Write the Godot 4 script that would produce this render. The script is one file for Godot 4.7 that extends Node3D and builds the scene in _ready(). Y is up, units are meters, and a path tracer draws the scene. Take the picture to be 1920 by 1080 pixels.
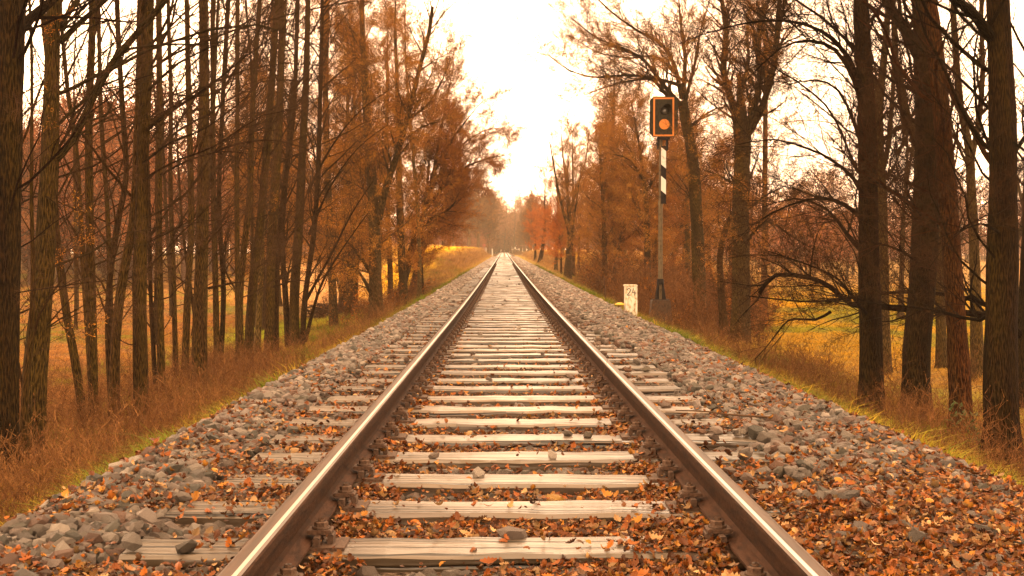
extends Node3D
# A single railway line on its ballast bed through bare autumn alders, with a distant signal and a hectometre stone.

const GAUGE := 0.7525          # half the distance between the rail head centres
const PITCH := 0.63            # sleeper spacing

var rng := RandomNumberGenerator.new()
var taken := {}
var fine_noise := FastNoiseLite.new()
var broad_noise := FastNoiseLite.new()
var materials := {}
var sprays := []               # twig spray meshes: bare, bare, brown leaved, brown leaved, orange leaved

class Geo:
	var v := PackedVector3Array()
	var n := PackedVector3Array()
	var t := PackedVector2Array()
	var c := PackedColorArray()
	var i := PackedInt32Array()

	func tube(p: PackedVector3Array, r: PackedFloat32Array, sides: int, col: Color, lobes := 0.0, seed_turn := 0.0, lit_tint := 0.0, lit_side := Vector3.RIGHT) -> void:
		var base := v.size()
		var count := p.size()
		var tang := (p[1] - p[0]).normalized()
		var side := tang.cross(Vector3(0.31, 0.12, 0.94))
		if side.length() < 0.2:
			side = tang.cross(Vector3(0.9, 0.1, -0.2))
		var along := 0.0
		var around := maxf(1.0, roundf(TAU * r[0] / 0.55))
		for k in count:
			if k > 0:
				tang = (p[mini(k + 1, count - 1)] - p[k - 1]).normalized()
				along += p[k].distance_to(p[k - 1])
			side = (side - tang * side.dot(tang)).normalized()
			var other := tang.cross(side)
			for j in sides + 1:
				var a := TAU * float(j % sides) / sides + seed_turn
				var d := side * cos(a) + other * sin(a)
				var rr := r[k]
				if lobes > 0.0:
					rr *= 1.0 + lobes * (0.5 * sin(a * 3.0 + along * 0.9) + 0.5 * sin(a * 5.0 - along * 1.7 + seed_turn * 3.0)) * (0.35 + 1.6 * exp(-along * 2.2))
				v.append(p[k] + d * rr)
				n.append(d)
				t.append(Vector2(float(j) / sides * around, along / 0.9))
				if lit_tint > 0.0:
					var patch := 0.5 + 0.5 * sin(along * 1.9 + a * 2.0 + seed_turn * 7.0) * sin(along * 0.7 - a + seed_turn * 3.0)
					c.append(col.lerp(Color(0.135, 0.085, 0.020), clampf(lit_tint * patch * (0.25 + 1.2 * d.dot(lit_side)), 0.0, 0.85)))  # paints the trunk side towards the line lighter, as if lit, in loose patches
				else:
					c.append(col)
		for k in count - 1:
			for j in sides:
				var a := base + k * (sides + 1) + j
				var b := a + sides + 1
				i.append_array(PackedInt32Array([a, b, a + 1, a + 1, b, b + 1]))

	func tri(a: Vector3, b: Vector3, d: Vector3, col: Color) -> void:
		var nn := (d - a).cross(b - a).normalized()
		var k := v.size()
		v.append_array(PackedVector3Array([a, b, d]))
		n.append_array(PackedVector3Array([nn, nn, nn]))
		t.append_array(PackedVector2Array([Vector2(0, 0), Vector2(1, 0), Vector2(0, 1)]))
		c.append_array(PackedColorArray([col, col, col]))
		i.append_array(PackedInt32Array([k, k + 1, k + 2]))

	func quad(a: Vector3, b: Vector3, d: Vector3, e: Vector3, col: Color) -> void:   # a, b, d, e clockwise as seen from the front
		var nn := (d - a).cross(b - a).normalized()
		var k := v.size()
		v.append_array(PackedVector3Array([a, b, d, e]))
		n.append_array(PackedVector3Array([nn, nn, nn, nn]))
		t.append_array(PackedVector2Array([Vector2(0, 1), Vector2(0, 0), Vector2(1, 0), Vector2(1, 1)]))
		c.append_array(PackedColorArray([col, col, col, col]))
		i.append_array(PackedInt32Array([k, k + 1, k + 2, k, k + 2, k + 3]))

	func box(lo: Vector3, hi: Vector3, col: Color, bevel := 0.0) -> void:
		prism(PackedVector2Array([Vector2(lo.x + bevel, lo.y), Vector2(lo.x, lo.y + bevel), Vector2(lo.x, hi.y - bevel), Vector2(lo.x + bevel, hi.y), Vector2(hi.x - bevel, hi.y), Vector2(hi.x, hi.y - bevel), Vector2(hi.x, lo.y + bevel), Vector2(hi.x - bevel, lo.y)]) if bevel > 0.0 else PackedVector2Array([Vector2(lo.x, lo.y), Vector2(lo.x, hi.y), Vector2(hi.x, hi.y), Vector2(hi.x, lo.y)]), lo.z, hi.z, col)

	func prism(o: PackedVector2Array, z0: float, z1: float, col: Color) -> void:   # outline clockwise as seen from +z, extruded from z0 to z1
		var m := o.size()
		for k in m:
			var a := o[k]
			var b := o[(k + 1) % m]
			quad(Vector3(a.x, a.y, z0), Vector3(b.x, b.y, z0), Vector3(b.x, b.y, z1), Vector3(a.x, a.y, z1), col)
		var tris := Geometry2D.triangulate_polygon(o)
		for k in range(0, tris.size(), 3):
			var a := o[tris[k]]
			var b := o[tris[k + 1]]
			var d := o[tris[k + 2]]
			if (b - a).cross(d - a) > 0.0:
				var s := b
				b = d
				d = s
			tri(Vector3(a.x, a.y, z1), Vector3(b.x, b.y, z1), Vector3(d.x, d.y, z1), col)
			tri(Vector3(a.x, a.y, z0), Vector3(d.x, d.y, z0), Vector3(b.x, b.y, z0), col)

	func lathe(p: PackedVector2Array, sides: int, col: Color) -> void:   # profile (radius, height) from the bottom up, about y
		for k in p.size() - 1:
			for j in sides:
				var a := TAU * j / sides
				var b := TAU * (j + 1) / sides
				var da := Vector3(cos(a), 0, sin(a))
				var db := Vector3(cos(b), 0, sin(b))
				var lo := Vector3(0, p[k].y, 0)
				var hi := Vector3(0, p[k + 1].y, 0)
				quad(lo + da * p[k].x, hi + da * p[k + 1].x, hi + db * p[k + 1].x, lo + db * p[k].x, col)

	func mesh(m: Material) -> ArrayMesh:
		var out := ArrayMesh.new()
		add_to(out, m)
		return out

	func add_to(out: ArrayMesh, m: Material) -> void:
		var a := []
		a.resize(Mesh.ARRAY_MAX)
		a[Mesh.ARRAY_VERTEX] = v
		a[Mesh.ARRAY_NORMAL] = n
		a[Mesh.ARRAY_TEX_UV] = t
		a[Mesh.ARRAY_COLOR] = c
		a[Mesh.ARRAY_INDEX] = i
		out.add_surface_from_arrays(Mesh.PRIMITIVE_TRIANGLES, a)
		out.surface_set_material(out.get_surface_count() - 1, m)


# ---------------------------------------------------------------- naming

func numbered(called: String) -> String:
	var k: int = taken.get(called, 0)
	taken[called] = k + 1
	return called if k == 0 else "%s_%03d" % [called, k]

func tag(o: Node, label := "", category := "", group := "", kind := "") -> Node:
	if label:
		o.set_meta("label", label)
	if category:
		o.set_meta("category", category)
	if group:
		o.set_meta("group", group)
	if kind:
		o.set_meta("kind", kind)
	return o

func thing(called: String, label: String, category: String, at := Vector3.ZERO, group := "") -> Node3D:
	var o := Node3D.new()
	o.name = numbered(called)
	add_child(o, true)
	o.position = at
	tag(o, label, category, group)
	return o

func obj(called: String, mesh: Mesh, parent: Node = self) -> MeshInstance3D:
	var o := MeshInstance3D.new()
	o.name = numbered(called) if parent == self else sub_name(parent, called)
	o.mesh = mesh
	parent.add_child(o, true)
	return o

func sub_name(parent: Node, called: String) -> String:
	var counts: Dictionary = parent.get_meta("_counts", {})
	var k: int = counts.get(called, 0)
	counts[called] = k + 1
	parent.set_meta("_counts", counts)
	return called if k == 0 else "%s_%03d" % [called, k]

func many(called: String, mesh: Mesh, where: Array, tints: Array, parent: Node = self) -> MultiMeshInstance3D:
	var mm := MultiMesh.new()
	mm.transform_format = MultiMesh.TRANSFORM_3D
	mm.use_colors = true
	mm.mesh = mesh
	mm.instance_count = where.size()
	for k in where.size():
		mm.set_instance_transform(k, where[k])
		mm.set_instance_color(k, tints[k] if tints.size() > 1 else tints[0])
	var o := MultiMeshInstance3D.new()
	o.name = numbered(called) if parent == self else sub_name(parent, called)
	o.multimesh = mm
	parent.add_child(o, true)
	return o


# ---------------------------------------------------------------- the lie of the land

func rise(d: float) -> float:                      # the line climbs gently away from the camera
	var s := (d - 18.0) / 8.0
	return 0.076 * (s if s > 20.0 else log(1.0 + exp(s)))

func soft(a: float, b: float, x: float) -> float:
	return smoothstep(a, b, x)

func edge(x: float) -> float:                      # distance from the line's middle; the left shoulder of the bed is narrower
	var a := absf(x)
	return a if x > 0.0 else a + 0.40 * soft(1.35, 2.2, a)

func ground(x: float, z: float) -> float:
	var d := maxf(-z, 0.0)
	var a := edge(x)
	var left := x < 0.0
	var bed := rise(d) - 0.075
	var side := rise(d) - 0.075 - 0.62 * soft(2.0, 3.1, a)
	var low := lerpf(-1.30, -1.55, soft(5.0, 9.0, a))
	var high := rise(d)
	var field: float
	if left:
		field = low + high * 0.5 + 2.3 * soft(60.0, 240.0, d) + 1.2 * soft(240.0, 700.0, d)
		var mound := soft(64.0, 96.0, d) * (1.0 - soft(235.0, 300.0, d)) * (1.0 - soft(10.0, 26.0, a))
		field = lerpf(field, high + 0.65 + 0.35 * soft(100.0, 160.0, d) + 0.5 * soft(6.0, 10.0, a) * soft(70.0, 95.0, d) * (1.0 - soft(140.0, 190.0, d)), mound)
	else:
		field = low + high * 0.5 + 1.3 * soft(60.0, 240.0, d) + 1.0 * soft(240.0, 700.0, d)
		var bank := soft(70.0, 115.0, d) * (1.0 - soft(12.0, 30.0, a))
		field = lerpf(field, high + 0.5, bank)
	var y := lerpf(side, field, soft(2.7, 5.4, a))
	if a > 2.4:
		y += fine_noise.get_noise_2d(x * 3.0, z * 3.0) * 0.09 * soft(2.4, 4.0, a) + broad_noise.get_noise_2d(x, z) * 0.35 * soft(6.0, 14.0, a)
	return y if a > 2.05 else bed + 0.035 * soft(0.9, 1.6, a)

func ground_tint(x: float, z: float) -> Color:
	var d := maxf(-z, 0.0)
	var a := edge(x)
	var w := broad_noise.get_noise_2d(x * 2.0 + 70.0, z * 2.0)
	var w2 := fine_noise.get_noise_2d(x * 2.0, z * 2.0 + 300.0)
	var bed := Color(0.20, 0.145, 0.115)
	var litter := Color(0.24, 0.115, 0.035).lerp(Color(0.20, 0.17, 0.03), clampf(0.5 + w2 * 1.6, 0.0, 1.0))
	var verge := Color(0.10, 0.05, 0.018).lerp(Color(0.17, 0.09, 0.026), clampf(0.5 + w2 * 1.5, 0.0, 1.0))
	var field: Color
	if x < 0.0:
		field = Color(0.28, 0.125, 0.028).lerp(Color(0.16, 0.16, 0.010), soft(0.12, 0.4, w2 + w * 0.5))
		var lawn := soft(30.0, 36.0, d + w * 5.0) * (1.0 - soft(46.0, 53.0, d + w * 4.0)) * (1.0 - soft(8.0, 10.5, a + w2 * 1.5))
		field = field.lerp(Color(0.22, 0.25, 0.012), lawn)
		field = field.lerp(Color(0.44, 0.27, 0.12), soft(50.0, 60.0, d + w * 5.0) * (1.0 - 0.85 * soft(0.15, 0.22, a / maxf(d, 1.0) + w2 * 0.03)))
		var mound := soft(60.0, 74.0, d) * (1.0 - soft(230.0, 320.0, d)) * (1.0 - soft(7.0, 10.0, a + w2 * 2.0))
		field = field.lerp(Color(0.58, 0.37, 0.014), mound)
	else:
		field = Color(0.26, 0.14, 0.03).lerp(Color(0.22, 0.17, 0.02), soft(-0.2, 0.3, w))
		var meadow := Color(0.36, 0.20, 0.010).lerp(Color(0.20, 0.18, 0.008), soft(0.02, 0.3, w))
		field = field.lerp(meadow, soft(22.0, 34.0, d + w2 * 6.0))
		field = field.lerp(Color(0.48, 0.28, 0.09), soft(70.0, 110.0, d + w * 12.0))
		var bank := soft(66.0, 84.0, d) * (1.0 - soft(6.5, 9.5, a))
		field = field.lerp(Color(0.46, 0.27, 0.02), bank)
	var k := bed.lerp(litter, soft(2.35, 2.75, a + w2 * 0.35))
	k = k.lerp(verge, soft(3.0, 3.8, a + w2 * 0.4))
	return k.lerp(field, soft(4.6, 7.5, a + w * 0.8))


# ---------------------------------------------------------------- materials

func noise_tex(kind: int, frequency: float, colors: Array, octaves := 5, seed_ := 1, size := 512) -> NoiseTexture2D:
	var f := FastNoiseLite.new()
	f.noise_type = kind
	f.frequency = frequency
	f.fractal_octaves = octaves
	f.seed = seed_
	var t := NoiseTexture2D.new()
	t.width = size
	t.height = size
	t.seamless = true
	t.noise = f
	if colors.size():
		var g := Gradient.new()
		var offsets := PackedFloat32Array()
		var cs := PackedColorArray()
		for k in colors:
			offsets.append(k[0])
			cs.append(k[1])
		g.offsets = offsets
		g.colors = cs
		t.color_ramp = g
	return t

func grey(x: float) -> Color:
	return Color(x, x, x)

func streaks(w: int, h: int, seed_: int, low: float, high: float, cracks: int) -> Array:   # grain that runs along u: [tint picture, height picture]
	var f := FastNoiseLite.new()
	f.seed = seed_
	f.frequency = 0.02
	f.fractal_octaves = 4
	var tint := Image.create(w, h, false, Image.FORMAT_RGB8)
	var high_ := Image.create(w, h, false, Image.FORMAT_RGB8)
	var g := RandomNumberGenerator.new()
	g.seed = seed_
	var rows := []
	for k in cracks:
		rows.append([g.randf() * h, g.randf_range(0.0, w), g.randf_range(0.15, 0.5) * w, g.randf_range(0.6, 1.6), g.randf() * 40.0])
	for y in h:
		for x in w:
			var a := TAU * x / w
			var p := Vector2(cos(a), sin(a)) * 24.0
			var s := 0.5 + 0.5 * f.get_noise_3d(p.x, p.y, y * 5.5)
			var s2 := 0.5 + 0.5 * f.get_noise_3d(p.x * 4.0, p.y * 4.0 + 300.0, y * 1.6)
			var b := lerpf(low, high, clampf(0.15 + 0.7 * s + 0.35 * (s2 - 0.5), 0.0, 1.0))
			var hh := 0.55 + 0.6 * (s - 0.5)
			for r in rows:
				var along := absf(fposmod(x - r[1] + w * 0.5, w) - w * 0.5)
				if along < r[2]:
					var off := absf(y - r[0] - 2.5 * sin(x * 0.018 + r[4]))
					var wide: float = r[3] * (1.0 - along / r[2])
					if off < wide + 0.8:
						var deep := clampf((wide + 0.8 - off), 0.0, 1.0)
						b *= 1.0 - 0.72 * deep
						hh -= 0.5 * deep
			tint.set_pixel(x, y, Color(b, b * lerpf(0.97, 1.0, s2), b * lerpf(0.9, 1.0, s2)))
			high_.set_pixel(x, y, grey(clampf(hh, 0.0, 1.0)))
	return [ImageTexture.create_from_image(tint), ImageTexture.create_from_image(high_)]

func std(called: String, albedo: Color, rough: float, tex: Texture2D = null, bump: Texture2D = null, depth := 0.5) -> StandardMaterial3D:
	var m := StandardMaterial3D.new()
	m.resource_name = called
	m.albedo_color = albedo.linear_to_srgb()
	m.roughness = rough
	m.vertex_color_use_as_albedo = true
	if tex:
		m.albedo_texture = tex
	if bump:
		m.heightmap_enabled = true
		m.heightmap_texture = bump
		m.heightmap_scale = depth
	materials[called] = m
	return m

func tri_mapped(m: StandardMaterial3D, scale_: Vector3, in_world := false) -> StandardMaterial3D:
	m.uv1_triplanar = true
	m.uv1_world_triplanar = in_world
	m.uv1_scale = scale_
	m.uv1_triplanar_sharpness = 4.0
	return m

func make_materials() -> void:
	var S := FastNoiseLite.TYPE_SIMPLEX_SMOOTH
	# bark: two tone pictures that are stretched up the stem by their texture scale
	var bark_tint := noise_tex(S, 0.032, [[0.0, grey(0.34)], [0.36, grey(0.52)], [0.5, grey(0.70)], [0.66, Color(0.9, 0.88, 0.8)], [1.0, grey(1.0)]], 6, 11)
	var bark_high := noise_tex(S, 0.032, [], 6, 11)
	var bark := std("bark", Color(1, 1, 1), 0.92, bark_tint, bark_high, 5.0)
	bark.metallic_specular = 0.15
	bark.uv1_scale = Vector3(1.2, 0.42, 1)
	var twig := std("twigs", Color(1, 1, 1), 0.85)
	twig.metallic_specular = 0.12
	var leaf := std("leaves", Color(1, 1, 1), 0.7)
	leaf.metallic_specular = 0.25
	leaf.backlight_enabled = true
	leaf.backlight = Color(0.55, 0.55, 0.55)
	var grass := std("grass", Color(1, 1, 1), 0.75)
	grass.metallic_specular = 0.2
	grass.backlight_enabled = true
	grass.backlight = Color(0.35, 0.35, 0.35)
	var litter := std("leaf_litter", Color(1, 1, 1), 0.5)
	litter.metallic_specular = 0.3
	litter.backlight_enabled = true
	litter.backlight = Color(0.12, 0.12, 0.12)
	var soil_tint := noise_tex(S, 0.03, [[0.0, grey(0.30)], [0.4, grey(0.62)], [0.6, grey(0.9)], [1.0, grey(1.0)]], 6, 21, 1024)
	var soil_high := noise_tex(S, 0.05, [], 5, 22)
	var soil := std("soil", Color(1, 1, 1), 0.95, soil_tint, soil_high, 6.0)
	soil.metallic_specular = 0.15
	soil.uv1_scale = Vector3(0.32, 0.32, 1)
	var stone_tint := noise_tex(S, 0.02, [[0.0, grey(0.6)], [0.45, grey(0.9)], [1.0, grey(1.0)]], 5, 31)
	var stone := std("stone", Color(1, 1, 1), 0.62, stone_tint, noise_tex(S, 0.03, [], 5, 32), 1.2)
	stone.metallic_specular = 0.35
	tri_mapped(stone, Vector3(6, 6, 6))
	for k in 3:
		var grain := streaks(512, 96, 40 + k, 0.58, 1.0, 14)
		var wood := std("sleeper_wood_%d" % k, Color(1, 1, 1), 0.33, grain[0], grain[1], 1.1)
		wood.metallic_specular = 0.55
	var rust := std("rail_rust", Color(1, 1, 1), 0.85, noise_tex(S, 0.02, [[0.0, grey(0.55)], [0.5, grey(0.85)], [1.0, grey(1.0)]], 5, 51), noise_tex(S, 0.05, [], 4, 52), 0.15)
	rust.metallic_specular = 0.25
	tri_mapped(rust, Vector3(3, 3, 0.7))
	var worn := std("rail_worn", Color(0.075, 0.037, 0.019), 0.42, noise_tex(S, 0.012, [[0.0, grey(0.62)], [0.5, grey(0.85)], [1.0, grey(1.0)]], 5, 53))
	worn.metallic_specular = 0.4
	tri_mapped(worn, Vector3(4, 4, 0.25))
	var bright := std("rail_bright", Color(0.58, 0.52, 0.46), 0.34)
	bright.metallic = 1.0
	var iron := std("fastening_iron", Color(0.085, 0.043, 0.023), 0.75, stone_tint, noise_tex(S, 0.03, [], 5, 54), 0.2)
	iron.metallic = 0.3
	tri_mapped(iron, Vector3(5, 5, 5))
	var concrete := std("concrete", Color(1, 1, 1), 0.9, noise_tex(S, 0.012, [[0.0, Color(0.55, 0.48, 0.38)], [0.3, Color(0.82, 0.78, 0.7)], [0.6, grey(0.97)], [1.0, grey(1.0)]], 6, 61), noise_tex(S, 0.05, [], 5, 62), 0.4)
	tri_mapped(concrete, Vector3(2.2, 1.1, 2.2))
	var paint := std("signal_paint", Color(1, 1, 1), 0.5, noise_tex(S, 0.015, [[0.0, grey(0.6)], [0.45, grey(0.88)], [1.0, grey(1.0)]], 5, 71))
	paint.metallic_specular = 0.2
	paint.roughness = 0.75
	tri_mapped(paint, Vector3(2, 0.8, 2))
	var foil := std("orange_foil", Color(0.62, 0.19, 0.006), 0.5, noise_tex(S, 0.03, [[0.0, grey(0.82)], [1.0, grey(1.0)]], 4, 72))
	tri_mapped(foil, Vector3(3, 3, 3))
	var lens := std("signal_lens", Color(0.05, 0.045, 0.04), 0.12)
	lens.clearcoat_enabled = true
	std("black_print", Color(0.035, 0.03, 0.028), 0.8)
	std("plain", Color(1, 1, 1), 0.7)


# ---------------------------------------------------------------- twigs, leaves, stones

func strip(g: Geo, a: Vector3, b: Vector3, wide: float, roll: Vector3, col: Color) -> void:   # a tapering twig: three thin faces round its axis
	var d := (b - a).normalized()
	var s := d.cross(roll).normalized() * wide
	var u := d.cross(s)
	var p0 := a + s
	var p1 := a - s * 0.5 + u * 0.87
	var p2 := a - s * 0.5 - u * 0.87
	g.tri(p0, b, p1, col)
	g.tri(p1, b, p2, col)
	g.tri(p2, b, p0, col)

func leaflet(g: Geo, p: Vector3, d: Vector3, across: Vector3, long: float, wide: float, col: Color) -> void:   # a small folded leaf
	var tip := p + d * long
	var mid := p + d * long * 0.45
	var s := across * wide * 0.5
	var up := d.cross(across).normalized() * wide * 0.22
	g.tri(p, mid + s + up, tip, col)
	g.tri(p, tip, mid - s + up, col)

func make_spray(seed_: int, leaves: int, orange: bool, stout := 1.0) -> ArrayMesh:   # a metre of fine branchlet along +y, with side twigs and its last leaves and catkins
	var r := RandomNumberGenerator.new()
	r.seed = seed_
	var wood := Geo.new()
	var green := Geo.new()
	var bark := Color(0.062, 0.035, 0.016)
	var p := Vector3.ZERO
	var d := Vector3.UP
	for k in 7:
		var q := p + d * 0.15
		strip(wood, p, q + d * 0.03, 0.0055 * stout * (1.0 - k / 8.0), Vector3(0.3, 0.2, 1), bark)
		for m in 2:
			var turn := r.randf() * TAU
			var out := (d * r.randf_range(0.5, 1.0) + Vector3(cos(turn), 0, sin(turn)) * 0.9).normalized()
			var long := r.randf_range(0.16, 0.42) * (1.0 - k * 0.07)
			var e := p + out * long
			strip(wood, p, e, 0.0032 * stout, Vector3(0.1, 1, 0.4), bark)
			for w in 3:
				var f := p.lerp(e, r.randf_range(0.3, 0.95))
				var o2 := (out + Vector3(r.randf_range(-1, 1), r.randf_range(-0.6, 1.0), r.randf_range(-1, 1)) * 0.9).normalized()
				strip(wood, f, f + o2 * r.randf_range(0.06, 0.17) * minf(stout, 1.6), 0.0022 * stout, Vector3(1, 0.1, 0.4), bark)
			for w in leaves:
				var f := p.lerp(e, r.randf_range(0.15, 1.05)) + Vector3(r.randf_range(-1, 1), r.randf_range(-1, 1), r.randf_range(-1, 1)) * 0.07
				var o3 := Vector3(r.randf_range(-1, 1), r.randf_range(-1, 1), r.randf_range(-1, 1)).normalized()
				var tone := r.randf()
				var c := Color(0.44, 0.19, 0.022).lerp(Color(0.19, 0.07, 0.012), tone) if not orange else Color(0.50, 0.15, 0.018).lerp(Color(0.30, 0.08, 0.012), tone)
				leaflet(green, f, o3, o3.cross(Vector3(0.3, 0.7, 0.5)).normalized(), r.randf_range(0.04, 0.075), r.randf_range(0.014, 0.03) if not orange else r.randf_range(0.03, 0.05), c)
		p = q
		d = (d + Vector3(r.randf_range(-1, 1), r.randf_range(-0.3, 0.5), r.randf_range(-1, 1)) * 0.22).normalized()
	var out_mesh := wood.mesh(materials["twigs"])
	if leaves:
		green.add_to(out_mesh, materials["leaves"])
	return out_mesh

func make_stone(seed_: int) -> ArrayMesh:          # a broken ballast stone: the hull of a few corners, sharp edged
	var r := RandomNumberGenerator.new()
	r.seed = seed_
	var p := PackedVector3Array()
	var tries := 0
	while p.size() < 13 and tries < 900:
		tries += 1
		var d := Vector3(r.randf_range(-1, 1), r.randf_range(-1, 1), r.randf_range(-1, 1)).normalized()
		var far := true
		for q in p:
			if q.normalized().dot(d) > 0.80:
				far = false
		if far:
			p.append(d * r.randf_range(0.80, 1.10))
	var flat := Vector3(1.12, r.randf_range(0.62, 0.85), r.randf_range(0.78, 1.0))
	for k in p.size():
		p[k] *= flat
	var g := Geo.new()
	for x in p.size():
		for y in range(x + 1, p.size()):
			for z in range(y + 1, p.size()):
				var n := (p[y] - p[x]).cross(p[z] - p[x])
				var above := 0
				var below := 0
				for w in p.size():
					if w != x and w != y and w != z:
						if n.dot(p[w] - p[x]) > 0.0:
							above += 1
						else:
							below += 1
				if above == 0:
					g.tri(p[x], p[z], p[y], Color.WHITE)
				elif below == 0:
					g.tri(p[x], p[y], p[z], Color.WHITE)
	return g.mesh(materials["stone"])

func make_fallen_leaf(seed_: int) -> ArrayMesh:    # a lobed, curled oak or alder leaf, one unit long
	var r := RandomNumberGenerator.new()
	r.seed = seed_
	var half := []
	var lobes := 5
	for k in lobes * 2 + 1:
		var t := float(k) / (lobes * 2)
		var w := sin(PI * pow(t, 0.8)) * 0.34 * (1.0 if k % 2 else 0.62) + 0.01
		half.append(Vector2(t, w * r.randf_range(0.85, 1.1)))
	var curl := r.randf_range(0.5, 2.6)
	var fold := r.randf_range(0.1, 0.8)
	var twist := r.randf_range(-0.8, 0.8)
	var g := Geo.new()
	var bend := func(t: float, w: float) -> Vector3:
		var x := t - 0.5
		return Vector3(x * (1.0 - 0.25 * curl * x * x), curl * x * x * 0.9 + fold * absf(w) + twist * x * w, w)
	for k in half.size() - 1:
		var a: Vector2 = half[k]
		var b: Vector2 = half[k + 1]
		for s in [-1.0, 1.0]:
			var m0: Vector3 = bend.call(a.x, 0.0)
			var m1: Vector3 = bend.call(b.x, 0.0)
			var e0: Vector3 = bend.call(a.x, a.y * s)
			var e1: Vector3 = bend.call(b.x, b.y * s)
			if s > 0:
				g.quad(m0, m1, e1, e0, Color.WHITE)
			else:
				g.quad(m0, e0, e1, m1, Color.WHITE)
	strip(g, bend.call(0.0, 0.0) - Vector3(0.22, 0.02, 0), bend.call(0.1, 0.0), 0.012, Vector3(0, 1, 0.2), Color(0.6, 0.5, 0.4))
	return g.mesh(materials["litter_mat"] if materials.has("litter_mat") else materials["leaf_litter"])

func make_blades(seed_: int, count: int, tall: float, spread: float, wide: float, lean: float) -> ArrayMesh:   # a tuft of bent grass blades
	var r := RandomNumberGenerator.new()
	r.seed = seed_
	var g := Geo.new()
	for k in count:
		var turn := r.randf() * TAU
		var root := Vector3(cos(turn), 0, sin(turn)) * spread * sqrt(r.randf())
		var out := Vector3(cos(turn + r.randf_range(-0.9, 0.9)), 0, sin(turn + r.randf_range(-0.9, 0.9)))
		var h := tall * r.randf_range(0.55, 1.0)
		var tilt := lean * r.randf_range(0.3, 1.3)
		var p1 := root + (Vector3.UP * 0.55 + out * tilt * 0.3) * h
		var p2 := root + (Vector3.UP * (1.0 - tilt * 0.35) + out * tilt) * h
		var s := out.cross(Vector3.UP).rotated(Vector3.UP, r.randf_range(-1, 1)) * wide
		var shade := grey(r.randf_range(0.72, 1.0))
		g.quad(root - s, p1 - s * 0.8, p1 + s * 0.8, root + s, shade)
		g.tri(p1 - s * 0.8, p2, p1 + s * 0.8, shade)
	return g.mesh(materials["grass"])

func make_weeds(seed_: int, count: int, tall: float, spread: float) -> ArrayMesh:   # a clump of dead branching stalks with seed heads
	var r := RandomNumberGenerator.new()
	r.seed = seed_
	var g := Geo.new()
	for k in count:
		var turn := r.randf() * TAU
		var p := Vector3(cos(turn), 0, sin(turn)) * spread * sqrt(r.randf())
		var d := (Vector3.UP + Vector3(r.randf_range(-1, 1), 0, r.randf_range(-1, 1)) * 0.45).normalized()
		var h := tall * r.randf_range(0.45, 1.0)
		var shade := grey(r.randf_range(0.6, 1.0))
		var parts := 4
		for m in parts:
			var q := p + d * h / parts
			strip(g, p, q + d * 0.02, 0.0042 * (1.0 - 0.18 * m), Vector3(0.4, 0.2, 1), shade)
			for w in 3:
				var a := r.randf() * TAU
				var o := (d * 0.9 + Vector3(cos(a), 0, sin(a)) * r.randf_range(0.4, 1.0)).normalized()
				var e := p.lerp(q, r.randf()) 
				var f := e + o * h * r.randf_range(0.08, 0.24)
				strip(g, e, f, 0.0026, Vector3(1, 0.3, 0.1), shade)
				if m > 0:
					leaflet(g, f - o * 0.02, (o + Vector3(0, r.randf_range(-1, 0.3), 0)).normalized(), o.cross(Vector3(0.2, 0.5, 0.8)).normalized(), r.randf_range(0.015, 0.04), 0.009, shade * 0.95)
			p = q
			d = (d + Vector3(r.randf_range(-1, 1), r.randf_range(-0.5, 0.2), r.randf_range(-1, 1)) * 0.3).normalized()
	return g.mesh(materials["grass"])


# ---------------------------------------------------------------- trees

const BARE := {"levels": 2, "wig": 0.16, "up": [0.10, 0.05, 0.0], "seg": [0.32, 0.26, 0.2], "kids": [0.0, 2.4, 2.0], "angle": [0.75, 1.25], "leaf": 0.12, "spray": 0.62, "each": 0.55, "bark": Color(0.080, 0.042, 0.015)}

func smooth_path(raw: PackedVector3Array, step: float) -> PackedVector3Array:   # Catmull-Rom through the given points
	var out := PackedVector3Array()
	for k in raw.size() - 1:
		var p0 := raw[maxi(k - 1, 0)]
		var p1 := raw[k]
		var p2 := raw[k + 1]
		var p3 := raw[mini(k + 2, raw.size() - 1)]
		var m := maxi(2, int(p1.distance_to(p2) / step))
		for j in m:
			out.append(p1.cubic_interpolate(p2, p0, p3, float(j) / m))
	out.append(raw[raw.size() - 1])
	return out

func spray_at(list: Array, r: RandomNumberGenerator, p: Vector3, d: Vector3, size: float, leafy: float) -> void:
	var y := d.normalized()
	var x := y.cross(Vector3(r.randf_range(-1, 1), r.randf_range(-1, 1), r.randf_range(-1, 1))).normalized()
	var s := size * r.randf_range(0.7, 1.25)
	list[1 if r.randf() < leafy else 0].append(Transform3D(Basis(x * s, y * s, x.cross(y) * s), p))

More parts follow.
